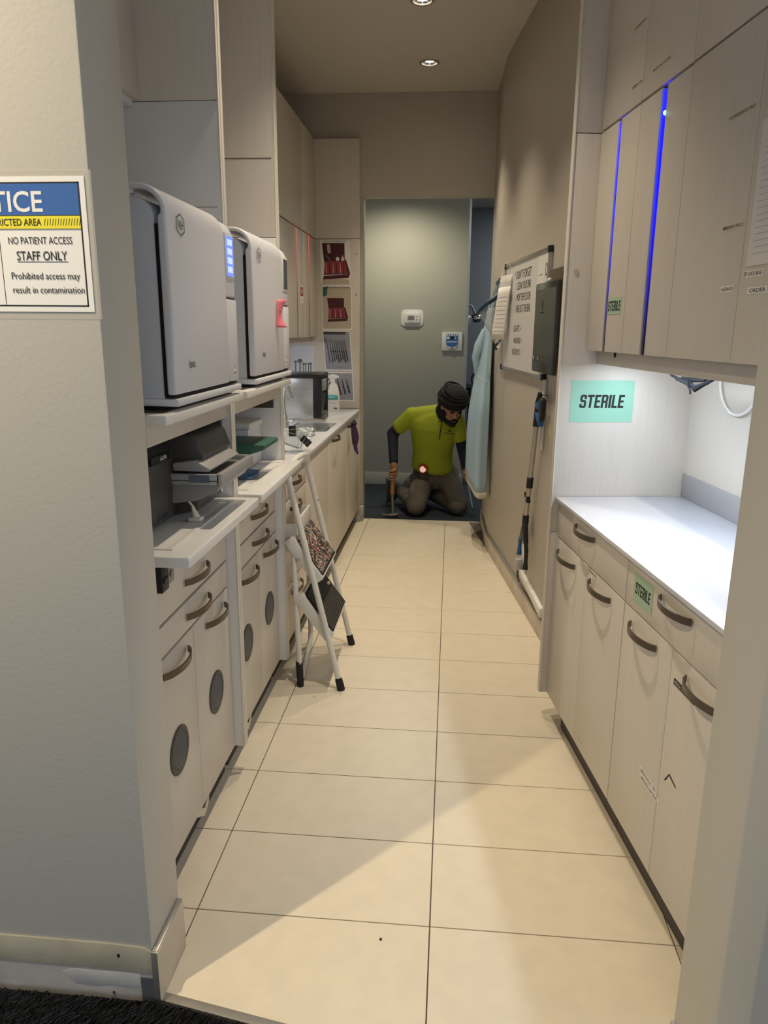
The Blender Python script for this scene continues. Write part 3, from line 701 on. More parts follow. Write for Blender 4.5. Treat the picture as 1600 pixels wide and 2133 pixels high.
# sticker on the slot door
st = thing('sticker', 'small red and white sticker on the wall cabinet door', 'sticker', (UX, 3.51, 1.60))
part('backing', MB().box(UX, UX+.0006, 3.405, 3.500, 1.62, 1.735), 'paper', st)
part('red_panel', MB().box(UX+.0006, UX+.0010, 3.408, 3.497, 1.665, 1.722), 'red_plastic', st)
sb_ = MB()
for k in range(4): sb_.box(UX+.0010, UX+.0013, 3.416+k*.0205, 3.430+k*.0205, 1.682, 1.708)
sb_.box(UX+.0006, UX+.0009, 3.415, 3.490, 1.640, 1.644)
part('print', sb_, 'pale_ink', st)

# photographs on the end panel
def photo(name, label, corners, build):
    """corners: bottom-left, bottom-right, top-left (x, z) on the panel face"""
    (x0, z0), (x1, z1), (x2, z2) = corners
    O = (x0, 3.9985, z0); U = Vector((x1-x0, 0, z1-z0)); V = Vector((x2-x0, 0, z2-z0))
    mpp = mapper(O, U, V, (0, -1, 0))
    t = thing(name, label, 'photo print', (x0, 3.999, z0), 0, None)
    part('paper', MB(mpp).box(0, 1, 0, 1, -0.0012, 0.0), 'paper', t)
    lay = [0]
    def P(pts, m):
        lay[0] += 1; mb = MB(mpp); n = len(pts); e = lay[0]*.0002
        mb.add([(a, b, e) for a, b in pts], [tuple(range(n))]); part('print', mb, m, t)
    def T(s, m, a, b, w_, h_, **k):
        lay[0] += 1
        text(t, s, m, mpp((a, b, lay[0]*.0002)), U.normalized(), V.normalized(), w_*U.length, h_*V.length, name='lettering', **k)
    build(P, T)
    return t
def red_box(P0, T, top, cap, bead):
    k_ = 1.0 if bead else .74
    def P(pts, m): P0([(.5+(a-.5)*k_, .42+(b-.42)*k_) for a, b in pts], m)
    if bead: P([(.05, .0), (.97, .0), (.97, .10), (.40, .12), (.05, .10)], 'photo_tan')
    P([(.06, .10), (.94, .13), (.99, .22), (.10, .18)], 'maroon')
    P([(.06, .93-top), (.82, .93-top), (.82, .52), (.12, .50)], 'maroon')
    P([(.10, .20), (.90, .22), (.82, .54), (.14, .51)], 'box_pink')
    P([(.90, .22), (.99, .22), (.99, .26), (.86, .56), (.82, .54)], 'maroon')
    for k in range(6):
        x = .17+k*.12; P([(x, .24), (x+.035, .24), (x+.02, .48), (x+.005, .48)], 'maroon' if k % 2 else 'pink_note')
    for k in range(5): P([(.16+k*.14, .215), (.25+k*.14, .22), (.25+k*.14, .245), (.16+k*.14, .24)], 'photo_dark')
    if bead:
        P([(.58+.06*math.cos(a*PI/6), .57+.045*math.sin(a*PI/6)) for a in range(12)], 'paper'); P([(.70, .53), (.80, .53), (.80, .57), (.75, .66), (.70, .57)], 'cream'); P([(.25, .70), (.36, .70), (.33, .90), (.22, .90)], 'photo_tan')
        P([(.17, .67), (.22, .66), (.33, .55), (.30, .52)], 'grey_ink')
    T(cap, 'ink', .52, .965, .78, .045, shear=.2)
photo('photo_print', 'photo print of a large red instrument box, topmost on the panel', ((-0.949, 1.775), (-0.734, 1.775), (-0.953, 2.075)), lambda P, T: red_box(P, T, 0.0, 'Bone - Larry Bobbin Visit', True))
photo('photo_print', 'photo print of a smaller red box, second from the top', ((-0.943, 1.448), (-0.722, 1.448), (-0.945, 1.762)), lambda P, T: (P([(.03, .03), (.97, .03), (.97, .97), (.03, .97)], 'photo_tan'), P([(.03, .75), (.16, .78), (.2, .97), (.03, .97)], 'green_plastic'), red_box(P, T, .10, 'Minor Crown Tooth', False)))
def instruments(P, T, n, x0, x1, mirror):
    P([(.03, .03), (.97, .03), (.97, .97), (.03, .97)], 'photo_grey')
    if mirror: P([(.03, .90), (.80, .90), (.86, .97), (.03, .97)], 'photo_dark')
    for k in range(n):
        x = x0+(x1-x0)*k/(n-1); h = .12*(k % 3)/3
        P([(x, .78-h*.3), (x+.014, .78-h*.3), (x+.11, .20+h), (x+.06, .20+h)], 'photo_dark')
        P([(x+.02, .46), (x+.06, .46), (x+.065, .50), (x+.02, .50)], 'ink')
    if mirror:
        P([(.10+.055*math.cos(a*PI/6), .78+.045*math.sin(a*PI/6)) for a in range(12)], 'ink'); P([(.10+.04*math.cos(a*PI/6), .78+.03*math.sin(a*PI/6)) for a in range(12)], 'photo_grey')
        P([(.12, .74), (.135, .74), (.22, .20), (.19, .20)], 'photo_dark')
    T('scaler', 'photo_dark', .55, .08, .22, .025)
photo('photo_print', 'photo print of eight dark hand instruments, third from the top', ((-0.925, 1.154), (-0.718, 1.154), (-0.945, 1.445)), lambda P, T: instruments(P, T, 8, .22, .76, True))
photo('photo_print', 'photo print of long instruments behind the spray bottle, lowest', ((-0.985, 0.930), (-0.706, 0.930), (-0.995, 1.142)), lambda P, T: instruments(P, T, 6, .20, .80, False))
# poster of mirrors on the back wall of the counter
mp_ = thing('poster', 'pale print of dental mirrors on the end panel above the black unit', 'poster', (-1.09, 3.999, 1.12))
part('sheet', MB().box(-1.185, -1.005, 3.9982, 3.9995, 1.115, 1.335), 'counter_white', mp_)
for k, (xx, zz, r_) in enumerate(((-1.150, 1.215, .012), (-1.117, 1.222, .020), (-1.090, 1.200, .010), (-1.074, 1.200, .010), (-1.052, 1.200, .010), (-1.035, 1.202, .011))):
    mb = MB(); mb.rings([[(xx+r_*math.cos(2*PI*q/14), 3.9978-.0002*e, zz+r_*.75*math.sin(2*PI*q/14)) for q in range(14)] for e in (0, 1)]); mb.box(xx-.003, xx+.005, 3.9974, 3.9978, 1.125, zz)
    part('mirror_print', mb, 'grey_ink', mp_)

# ------------------------------------------------------------------ things on the far counter
un = thing('countertop_unit', 'black and steel countertop unit below the poster', 'appliance', (-0.95, 3.36, 0.871))
part('body', MB().box(-1.16, -0.835, 3.185, 3.43, 0.885, 1.150), 'steel', un, bevel=0.003)
part('top_cover', MB().box(-1.175, -0.812, 3.165, 3.445, 1.150, 1.176), 'black', un, bevel=0.006)
part('corner_post', MB().box(-0.868, -0.814, 3.170, 3.215, 0.873, 1.152), 'black', un, bevel=0.004)
part('corner_post', MB().box(-0.850, -0.814, 3.405, 3.44, 0.873, 1.152), 'black', un, bevel=0.004)
part('front_panel', MB().box(-0.836, -0.816, 3.215, 3.405, 1.06, 1.14), 'printer_grey', un, bevel=0.004)
part('front_panel', MB().prism([(3.215, 1.05), (3.405, 1.05), (3.405, 0.99), (3.33, 0.96), (3.215, 0.93)], 'x', -0.836, -0.822), 'black', un, bevel=0.004)
part('drip_tray', MB().box(-0.836, -0.812, 3.215, 3.405, 0.873, 0.925), 'printer_dark', un, bevel=0.004)
bo = thing('spray_bottle', 'white trigger spray bottle with a teal label before the photos', 'bottle', (-0.847, 3.86, 0.871))
BX = lambda p: (-0.847+p[0], 3.86+p[1], 0.871+p[2])
def sq(w_, d_, z, off=0): return [(off+w_*(abs(math.cos(a))**.6)*math.copysign(1, math.cos(a)), d_*(abs(math.sin(a))**.6)*math.copysign(1, math.sin(a)), z) for a in [2*PI*k/24 for k in range(24)]]
part('bottle', MB(BX).rings([sq(.046, .026, 0), sq(.050, .028, .006), sq(.050, .028, .100), sq(.047, .027, .135), sq(.038, .024, .150, .004), sq(.030, .020, .185, .004), sq(.018, .016, .200, .002), sq(.015, .015, .212)]), 'bottle_white', bo, smooth=.9)
part('collar', MB(BX).lathe([(.018, .208), (.018, .230), (.012, .232)], (0, 0, 0), 18), 'paper', bo)
part('trigger_head', MB(BX).prism([(-.030, .236), (-.034, .246), (-.030, .258), (.000, .264), (.030, .258), (.046, .246), (.046, .238), (.014, .232), (-.012, .230)], 'y', -.011, .011).prism([(-.018, .234), (-.012, .232), (-.034, .196), (-.040, .200)], 'y', -.006, .006), 'paper', bo, bevel=.003)
lb = MB(BX); lb.grid(lambda u, v: (-.036+u*.076, -.0288, .082+v*.034), 6, 1); part('label_band', lb, 'teal_print', bo, solid=.0006)
text(bo, 'cleaner', 'paper', BX((-.006, -.0294, .100)), (1, 0, 0), (0, 0, 1), .045, .010); text(bo, 'surface spray', 'grey_ink', BX((0, -.0290, .058)), (1, 0, 0), (0, 0, 1), .05, .012)
part('label_band', MB(BX).box(.010, .034, -.0292, -.0284, .016, .024), 'maroon', bo)
fa = thing('faucet', 'chrome mixer tap over the sink beside the clear splash screen', 'faucet', (-0.955, 2.86, 0.871))
part('base', MB().cyl((-0.988, 2.86, 0.872), (-0.988, 2.86, 0.935), 0.028, 0.024).cyl((-0.988, 2.86, 0.935), (-0.988, 2.86, 0.950), 0.018), 'chrome', fa)
part('spout', MB().tube([(-0.988, 2.86, 0.920), (-0.85, 2.86, 0.921), (-0.735, 2.86, 0.919)], .012, 14), 'chrome', fa)
part('neck', MB().tube([(-0.985, 2.87, 0.935), (-0.995, 2.87, 1.03), (-0.99, 2.87, 1.10), (-0.96, 2.865, 1.115)], .010, 12), 'chrome', fa)
part('spray_head', MB().tube([(-0.965, 2.862, 1.120), (-0.935, 2.855, 1.045)], [.020, .026], 18), 'steel', fa)
sk = thing('sink', 'small square steel sink basin let into the grey worktop', 'sink', (-0.83, 2.92, 0.871))
part('rim', MB().box(-0.955, -0.705, 2.70, 2.715, 0.871, 0.8745).box(-0.955, -0.705, 3.085, 3.10, 0.871, 0.8745).box(-0.955, -0.94, 2.715, 3.085, 0.871, 0.8745).box(-0.72, -0.705, 2.715, 3.085, 0.871, 0.8745), 'chrome', sk, bevel=.001)
part('basin', MB().box(-0.94, -0.72, 2.715, 3.085, 0.8712, 0.8722), 'steel', sk)
part('plug', MB().cyl((-0.80, 2.80, 0.872), (-0.80, 2.80, 0.884), .016, .010), 'chrome', sk)
sg = thing('splash_screen', 'clear acrylic splash screen standing at the near end of the worktop', 'splash screen', (-0.79, 1.95, 0.871))
part('sheet', MB().box(-0.90, -0.690, 1.955, 1.960, 0.8715, 1.02), 'acrylic', sg)
part('foot', MB().box(-0.90, -0.690, 1.93, 1.985, 0.8712, 0.8765), 'acrylic', sg)
# crumpled clear bag with binder clips, stuck to the screen's corner
def crumple(c, r, seed, n=16, m=10, amp=.35):
    rg = random.Random(seed); mb = MB(); out = []
    for j in range(1, m):
        a = PI*j/m; out.append([(c[0]+r[0]*math.sin(a)*math.cos(2*PI*k/n)*(1+rg.uniform(-amp, amp)), c[1]+r[1]*math.sin(a)*math.sin(2*PI*k/n)*(1+rg.uniform(-amp, amp)), c[2]-r[2]*math.cos(a)*(1+rg.uniform(-amp, amp))) for k in range(n)])
    return mb.rings(out)
tag(part('plastic_bag', crumple((-0.695, 2.00, 0.960), (.050, .030, .024), 4), 'film', smooth=.1), 'crumpled clear plastic bag held by two black binder clips', 'bag')
tag(part('plastic_sleeve', MB().grid(lambda u, v: (-0.790+u*.085+.02*v, 1.952-.004*math.sin(6*u), 0.885+v*.075+.03*(1-u)), 6, 6), 'film', solid=.0008, smooth=3), 'limp clear plastic sleeve hanging from the upper binder clip', 'plastic sleeve')
def clip_(c, ang_, label):
    t = thing('binder_clip', label, 'binder clip', c)
    ca, sa = math.cos(ang_), math.sin(ang_)
    X = lambda p: (c[0]+p[0]*ca-p[2]*sa, c[1]+p[1], c[2]+p[0]*sa+p[2]*ca)
    part('jaw', MB(X).prism([(-.004, -.022), (.004, -.022), (.009, .022), (-.009, .022)], 'x', -.016, .016) if False else MB(X).box(-.017, .017, -.006, .006, -.026, .026), 'black', t, bevel=.003)
    part('wire_handle', MB(X).tube([(.015, -.0075, .012), (-.02, -.010, .004)], .0012, 6).tube([(.015, -.0075, -.014), (-.02, -.010, -.004)], .0012, 6).tube([(.017, .0, .012), (.045, -.004, .006), (.047, -.004, -.002), (.017, 0, -.014)], .0012, 6), 'chrome', t)
    return t
clip_((-0.742, 1.940, 0.978), 0.02, 'upright black binder clip on the plastic bag')
clip_((-0.672, 1.915, 0.934), -0.75+PI/2, 'slanted black binder clip lower on the plastic bag')
hb = thing('white_caddy', 'white caddy with a dark slot handle just behind the second bay', 'caddy', (-0.76, 1.43, 0.871))
part('body', MB().box(-0.86, -0.715, 1.345, 1.53, 0.8715, 0.945), 'device_white', hb, bevel=.008)
part('handle_slot', MB().box(-0.7165, -0.7135, 1.37, 1.50, 0.912, 0.932), 'dark_hole', hb)
# purple glove hanging on the last handle
gv = thing('glove', 'limp purple glove hung on the last base cabinet handle', 'glove', (-0.63, 3.40, 0.66))
gm = MB(); gm.tube([(-0.634, 3.37, 0.845), (-0.630, 3.39, 0.80), (-0.624, 3.41, 0.74), (-0.628, 3.42, 0.69)], [.012, .022, .026, .018], 10)
for k in range(4): gm.tube([(-0.627, 3.40+.014*k-.01, 0.70), (-0.624+.004*k, 3.40+.018*k-.015, 0.655-.012*k)], [.010, .006], 8)
part('palm', gm, 'purple_glove', gv, smooth=1)
part('cuff', MB().tube([(-0.632, 3.35, 0.835), (-0.626, 3.37, 0.855), (-0.630, 3.39, 0.835)], [.016, .012, .018], 10), 'navy', gv, smooth=1)

# ================================================================== RIGHT UNIT
RFf = lambda a, o, z: (a, -o, z)
def rfront(name, parent, v0, v1, z0, z1, w0=0.0):
    return part(name, MB(RF).box(v0+.0013, v1-.0013, w0, w0+.018, z0+.0013, z1-.0013), 'laminate', parent, bevel=.0012)
def right_base(v0, v1, vm, label, h):
    o = RF(((v0+v1)/2, .22, 0)); t = thing('base_cabinet', label, 'cabinet', o, TH)
    part('carcass', MB(RF).box(v0+.001, v1-.001, .020, .455, .104, .861), 'white_panel', t)
    part('toe_kick', MB(RF).box(v0, min(v1, 1.10), .038, .052, 0.0, .104), 'kick', t)
    d = rfront('drawer', t, v0, v1, .732, .861); bow_handle(d, RFf, h[0][0], h[0][1], .830, xf=RF)
    a = rfront('door', t, v0, vm, .102, .730); b = rfront('door', t, vm, v1, .102, .730)
    bow_handle(a, RFf, h[1][0], h[1][1], h[1][2], xf=RF); bow_handle(b, RFf, h[2][0], h[2][1], h[2][2], xf=RF)
    return t
RB1 = right_base(.512, 1.186, .843, 'right base cabinet farther from the camera, two doors and a drawer', ((.775, .952), (.604, .783, .696), (.941, 1.132, .688)))
RB2 = right_base(-.125, .508, .200, 'right base cabinet nearest the camera, black label strip on a door', ((.116, .279), (-.055, .113, .697), (.276, .444, .694)))
rc = thing('countertop', 'bright white worktop of the right bay under the strip light', 'worktop', RF((.53, .22, .852)), TH)
part('slab', MB(RF).box(-.125, 1.188, -.012, .470, .862, .875), 'counter_white', rc, bevel=.0015)
part('upstand', MB(RF).box(-.125, 1.188, .449, .470, .875, .962), 'backsplash', rc, bevel=.0015)
rp = thing('end_panel', 'tall white-lit laminate end panel carrying the large STERILE sign', 'panel', RF((1.205, .2, .1)), TH)
part('lower_panel', MB(RF).box(1.190, 1.216, -.024, .472, .100, .742), 'laminate', rp, bevel=.001)
part('middle_panel', MB(RF).box(1.190, 1.216, -.024, .472, .744, 2.078), 'laminate', rp, bevel=.001)
part('upper_panel', MB(RF).box(1.190, 1.216, -.024, .472, 2.081, 3.03), 'laminate', rp, bevel=.001)
part('edge_band', MB(RF).box(1.188, 1.192, -.0275, -.024, .10, 3.03).box(1.196, 1.218, -.0275, -.024, .10, 3.03), 'edge_cream', rp, bevel=.0006)
part('screw_cap', MB(RF).cyl((1.190, .006, 1.655), (1.188, .006, 1.655), .008, n=14), 'yellowed', rp)
part('back_panel', MB(RF).box(-.125, 1.190, .452, .472, .962, 1.42), 'laminate', rp)
# wall cabinets with blue slots
W6 = .060
def right_wall(v0, v1, label, slot, halves=False):
    t = thing('wall_cabinet', label, 'cabinet', RF(((v0+v1)/2, .25, 1.395)), TH)
    part('carcass', MB(RF).box(v0+.001, v1-.001, W6+.034, .470, 1.400, 3.02), 'white_panel', t)
    up_ = part('door', MB(RF).box(v0+.001, v1-.001, W6, W6+.018, 2.086, 3.02), 'laminate', t, bevel=.001)
    if slot:
        hw = .018 if slot < .8 else .0115
        lo_ = [part('door', MB(RF).box(slot+hw, v1-.001, W6, W6+.018, 1.395, 2.078), 'laminate', t, bevel=.001), part('door', MB(RF).box(v0+.001, slot-hw, W6, W6+.018, 1.395, 2.078), 'laminate', t, bevel=.001)]
        part('slot_glow', MB(RF).box(slot-hw, slot+hw, W6+.005, W6+.030, 1.395, 2.072), 'slot_glow_blue', t)
        part('finger_rail', MB(RF).box(slot-.0012, slot+.0012, W6+.002, W6+.006, 1.395, 2.02), 'slot_glow_blue', t)  # thin rail carries the same painted slot glow
    else:
        lo_ = [part('door', MB(RF).box(v0+.001, v1-.001, W6, W6+.018, 1.395, 2.080), 'laminate', t, bevel=.001)]
    return t, up_, lo_
C1, C1u, C1l = right_wall(.860, 1.188, 'right wall cabinet with a narrow blue lit slot beside the end panel', 1.020)
C2, C2u, C2l = right_wall(.541, .860, 'right wall cabinet with the wider blue slot and glowing dot', .701)
C3, C3u, C3l = right_wall(.209, .541, 'right wall cabinet with impression tray labels, no slot', None)
C4, C4u, C4l = right_wall(-.125, .209, 'right wall cabinet nearest the camera with a list taped on', None)
part('indicator_light', MB(RF).ball((.690, .062, 2.012), .006), 'led_white', C2)
va = thing('valance', 'laminate valance hiding the strip light under the right wall cabinets', 'valance', RF((.53, .11, 1.348)), TH)
part('board', MB(RF).box(-.125, 1.186, .100, .116, 1.348, 1.399), 'laminate', va, bevel=.001)
part('cable_hole', MB(RF).cyl((1.015, .1, 1.385), (1.015, .0985, 1.385), .010, n=16), 'dark_hole', va)
fs = thing('strip_light', 'fluorescent strip light behind the right valance', 'strip light', RF((.55, .2, 1.37)), TH)
part('housing', MB(RF).box(.02, 1.12, .165, .215, 1.372, 1.399), 'device_white', fs, bevel=.003)
part('tube', MB(RF).cyl((.04, .19, 1.364), (1.10, .19, 1.364), .008, n=12), 'tube_glass', fs)
l_ = area('light', None, None, 1.04, 0.03, BAY_STRIP_W, (0.68, 0.81, 1.0), fs)
l_.location = root_inv(fs) @ Vector(RF((.57, .19, 1.352))); l_.rotation_euler = (0, 0, PI/2)
# cables under the cabinet
cbn = thing('cable_bundle', 'tied bundle of black cable hanging under the right wall cabinets', 'cable', RF((.75, .25, 1.29)), TH)
cu_ = MB(RF); rg = random.Random(5)
for k in range(6):
    o_ = rg.uniform(-.009, .009); pts = [(.868+o_, .25, 1.318), (.80, .245+o_, 1.308+o_*.6), (.74, .245, 1.304-.002*k), (.68, .25, 1.318+o_*.5), (.655, .252, 1.330), (.70, .255+o_, 1.326), (.78, .256, 1.318+o_*.6), (.85, .255, 1.322)]
    cu_.tube(pts, .0056, 8)
cu_.tube([(1.04, .27, 1.396), (.985, .26, 1.345), (.92, .252, 1.326), (.86, .25, 1.318)], .0042, 8)
cu_.tube([(.70, .25, 1.325), (.66, .25, 1.352), (.66, .25, 1.398)], .0042, 8)
part('cable', cu_, 'cable_black', cbn, smooth=1)
part('tie', MB(RF).tube([(.785, .240, 1.324), (.770, .236, 1.305), (.755, .238, 1.292), (.758, .240, 1.282)], .0025, 8), 'cable_black', cbn)
wl = MB(RF); pts = []
for k in range(25):
    a = PI*.80+k/24*PI*1.45
    pts.append((.865-.118*math.cos(a), .443, 1.320+.112*math.sin(a)))
wl.tube(pts, .0045, 8)
tag(part('white_cable', wl, 'paper', smooth=1), 'loop of white cable on the back of the right bay', 'cable')

# ------------------------------------------------------------------ STERILE signs
def sterile(label, O, U, V, Nn, w_, h_, m, tw, th):   # heavy condensed capitals
    mpp = mapper(O, U, V, Nn)
    t = thing('sterile_sign', label, 'sign', O, 0)
    part('sheet', MB(mpp).box(-w_/2, w_/2, -h_/2, h_/2, 0, .0008), m, t)
    block_text(t, 'STERILE', 'ink', mpp, tw, th)
    return t
dw = (DW[0], DW[1], 0); dvm = (-DV[0], -DV[1], 0); dwm = (-DW[0], -DW[1], 0)
sterile('large mint green STERILE sign on the lit end panel', RF((1.1898, .1305, 1.2185)), dw, (0, 0, 1), dvm, .226, .146, 'mint', .162, .046)
sterile('dull green STERILE sign on a right base drawer front', RF((.396, -.0004, .797)), dvm, (0, 0, 1), dwm, .120, .076, 'mint_dim', .098, .032)
sterile('small dull green STERILE sign low on a blue-slot cabinet door', RF((.945, W6-.0004, 1.535)), dvm, (0, 0, 1), dwm, .118, .050, 'mint_dim', .108, .030)
# ------------------------------------------------------------------ label strips on the right unit
def strip(txt, v, z, w_, h_, w0, label, dark=False, bg=True, tilt=0.0):
    O = RF((v, w0-.0004, z)); U = Vector((dvm[0]*math.cos(tilt), dvm[1]*math.cos(tilt), math.sin(tilt))); V = Vector((-dvm[0]*math.sin(tilt), -dvm[1]*math.sin(tilt), math.cos(tilt)))
    mpp = mapper(O, U, V, dwm)
    t = thing('label_strip', label, 'label', O)
    part('tape', MB(mpp).box(-w_/2, w_/2, -h_/2, h_/2, 0, .0004), 'ink' if dark else ('paper' if bg else 'cream'), t)
    text(t, txt, 'photo_tan' if dark else 'brown_ink', mpp((0, 0, .0008)), U, V, w_*.9, h_*.62, bold=.012)
    return t
strip('MEDICAL TRAY SEALANTS', .125, .6585, .105, .016, 0, 'black label strip by the last right base door handle', dark=True)
strip('INSTRUMENT TIPS', .785, .722, .075, .008, 0, 'thin pale label along the top of the second right base door', bg=False)
strip('IMPRESSION TIPS', .256, .340, .105, .011, 0, 'upper of two pale label strips low on the third right base door')
strip('IMPRESSION MATERIAL', .246, .322, .115, .011, 0, 'lower of two pale label strips low on the third right base door')
strip('OFFICE', .775, .140, .050, .007, 0, 'tiny pale label at the foot of the second right base door', bg=False)
strip('H & B PERIODONTICS TRAYS', .278, 1.907, .120, .013, W6, 'long label high on the impression cabinet door', bg=False)
strip('IMPRESSION TRAYS', .264, 1.680, .090, .013, W6, 'IMPRESSION TRAYS label halfway down the impression cabinet door', bg=False)
strip('ALGINATE', .256, 1.551, .055, .013, W6, 'ALGINATE label low on the impression cabinet door')
strip('ZIP LOCK BAGS', .158, 1.577, .080, .013, W6, 'ZIP LOCK BAGS label under the taped list')
strip('ORDER SHEETS', .100, 1.543, .140, .013, W6, 'ORDER SHEETS label below the ZIP LOCK BAGS label')
strip('BITE BLOCKS', .735, 2.140, .120, .010, W6, 'label at the bottom of the upper door over the wider blue slot', bg=False)
strip('RUBBER DAM', .905, 2.140, .080, .010, W6, 'label at the bottom of the upper door by the end panel', bg=False)
strip('COTTON ROLLS', .918, 2.296, .090, .010, W6, 'label halfway up the upper door by the end panel', bg=False)
# pencilled arrow mark
am = thing('marker_stroke', 'dark inked arrow mark low on the last right base door', 'mark', RF((.14, 0, .40)))
part('stroke', MB(RF).add([(.172, -.0004, .398), (.150, -.0004, .428), (.146, -.0004, .428), (.166, -.0004, .398)], [(0, 1, 2, 3)]).add([(.150, -.0004, .429), (.112, -.0004, .418), (.112, -.0004, .413), (.147, -.0004, .422)], [(0, 1, 2, 3)]), 'ink', am)
# list taped to the nearest wall cabinet
ls = thing('order_list', 'white ruled list in a plastic sleeve on the nearest wall cabinet', 'paper', RF((.08, W6, 1.59)), TH)
part('sheet', MB(RF).box(-.08, .185, W6-.002, W6-.0005, 1.592, 1.870), 'whiteboard', ls)
rl = MB(RF)
for k in range(19): rl.box(-.07, .168, W6-.0026, W6-.0021, 1.615+k*.0125, 1.6158+k*.0125)
part('ruling', rl, 'pale_ink', ls)
text(ls, 'WEEKLY ORDER', 'ink', RF((.10, W6-.0027, 1.856)), dvm, (0, 0, 1), .12, .011, bold=.015)
part('clip', MB(RF).box(.120, .150, W6-.006, W6-.0005, 1.866, 1.876), 'chrome', ls, bevel=.001)

# ================================================================== CORRIDOR RIGHT WALL
wb_ = thing('whiteboard', 'framed whiteboard with a handwritten reminder list on the corridor wall', 'whiteboard', CWF((.73, 0, 1.235)))
W0, W1, WZ0, WZ1 = CWy(0.462, 2.043), CWy(0.332, 3.075), 1.232, 1.832
part('board', MB(CWF).box(W0+.01, W1-.01, .002, .014, WZ0+.01, WZ1-.01), 'whiteboard', wb_)
for nm in (0, 1):
    a_ = W0 if nm == 0 else W1-.02
    part('frame_rail', MB(CWF).box(a_, a_+.02, .001, .020, WZ0+.02, WZ1-.02), 'alu', wb_, bevel=.003)
    z_ = WZ0 if nm == 0 else WZ1-.02
    part('frame_rail', MB(CWF).box(W0+.02, W1-.02, .001, .020, z_, z_+.02), 'alu', wb_, bevel=.003)
for a_ in (W0-.004, W1-.022):
    for z_ in (WZ0-.004, WZ1-.026): part('corner_cap', MB(CWF).box(a_, a_+.026, .0005, .024, z_, z_+.030), 'black', wb_, bevel=.004)
nU = (-WU[0], -WU[1], 0)
def hand(s, a, z, w_, h_, o=.0146, m='ink', sh=.15): text(wb_, s, m, CWF((a, o, z)), nU, (0, 0, 1), w_, h_, shear=sh, name='handwriting')
hand("* DON'T FORGET", CWy(.39, 2.60), 1.752, .40, .046); hand('- CLEAN YOUR SINK', CWy(.39, 2.58), 1.692, .36, .040)
hand('- MOP THE FLOOR', CWy(.39, 2.58), 1.632, .36, .040); hand('- TAKE OUT THE BINS', CWy(.39, 2.58), 1.572, .38, .040)
hand('LIGHTS +', CWy(.387, 2.68), 1.468, .19, .034); hand('HANDLING +', CWy(.387, 2.66), 1.404, .21, .032); hand('VACUUM 2X !', CWy(.387, 2.68), 1.342, .22, .034)
pn = thing('pinned_notice', 'printed notice with a round logo pinned inside the whiteboard corner', 'paper', CWF((.38, .0146, 1.5)))
part('sheet', MB(CWF).box(W0+.022, W0+.225, .0146, .0152, 1.50, 1.808), 'paper', pn)
pl_ = MB(CWF)
for k in range(5): pl_.box(W0+.09, W0+.205, .0153, .0157, 1.56+.02*k, 1.566+.02*k)
pl_.box(W0+.12, W0+.20, .0153, .0157, 1.715, 1.72).box(W0+.04, W0+.09, .0153, .0157, 1.655, 1.66)
part('print', pl_, 'pale_ink', pn)
lg = MB(CWF); lg.rings([[(W0+.055+r_*.7*math.cos(2*PI*k/16), .0156, 1.735+r_*math.sin(2*PI*k/16)) for k in range(16)] for r_ in (.032, .020)], cap0=False, cap1=False)
part('logo', lg, 'grey_ink', pn)
# loose papers on a string hung from the near side of the board
ph = thing('hanging_papers', 'sheaf of pinkish papers hung on strings over the whiteboard edge', 'papers', CWF((1.05, .03, 1.38)))
def sheet(a0, a1, z0, z1, o0, o1, sk): return MB(CWF).grid(lambda u, v: (a0+(a1-a0)*u+sk*(1-v), o0+(o1-o0)*u*(1.25-.25*v)+.006*math.sin(3*u)+.012*(1-v), z0+(z1-z0)*v), 8, 8)
aP = CWy(.345, 2.97)
part('sheet', sheet(aP-.13, aP+.08, 1.405, 1.70, .028, .056, .08), 'paper', ph, solid=.0006, smooth=3)
part('sheet', sheet(aP-.11, aP+.09, 1.440, 1.765, .020, .045, .03), 'whiteboard', ph, solid=.0006, smooth=3)
part('string', MB(CWF).tube([(aP-.08, .022, 1.83), (aP-.02, .036, 1.63)], .0022, 6).tube([(aP+.10, .022, 1.84), (aP+.14, .034, 1.62)], .0022, 6), 'paper', ph)
pp = MB(CWF)
for k in range(9):
    def q_(u, z):
        v = (z-1.405)/.295; return (aP-.13+.21*u+.08*(1-v), .0290+.028*u*(1.25-.25*v)+.006*math.sin(3*u)+.012*(1-v), z)
    for j in range(4):
        u0, u1 = .10+.2*j, .10+.2*(j+1); z = 1.45+.024*k
        pp.add([q_(u0, z), q_(u1, z), q_(u1, z+.0022), q_(u0, z+.0022)], [(0, 1, 2, 3)])
part('print', pp, 'pale_ink', ph)
# tablet on its bracket
tb = thing('wall_tablet', 'black wall-mounted tablet showing a dim screen beside the whiteboard', 'tablet', CWF((.2, .03, 1.27)))
TA0, TA1 = CWy(.50, 1.74), CWy(.438, 2.13)
part('case', MB(CWF).box(TA0, TA1, .032, .052, 1.268, 1.670), 'tablet_glass', tb, bevel=.008, seg=3)
part('screen', MB(CWF).box(TA0+.02, TA1-.014, .052, .0525, 1.316, 1.640), 'tablet_screen', tb)
part('toolbar', MB(CWF).box(TA0+.02, TA1-.014, .0525, .0529, 1.316, 1.350), 'tablet_glass', tb)
part('icon', MB(CWF).box(TA1-.040, TA1-.026, .0529, .0532, 1.325, 1.342).box(TA0+.275, TA0+.282, .0529, .0532, 1.325, 1.343), 'whiteboard', tb)
part('icon', MB(CWF).box(TA0+.235, TA0+.250, .0526, .0530, 1.552, 1.592).box(TA0+.21, TA0+.275, .0526, .0530, 1.536, 1.541), 'ink', tb)
part('bracket', MB(CWF).box(TA0+.02, TA0+.245, .001, .030, 1.40, 1.722), 'brown_ink', tb, bevel=.004)
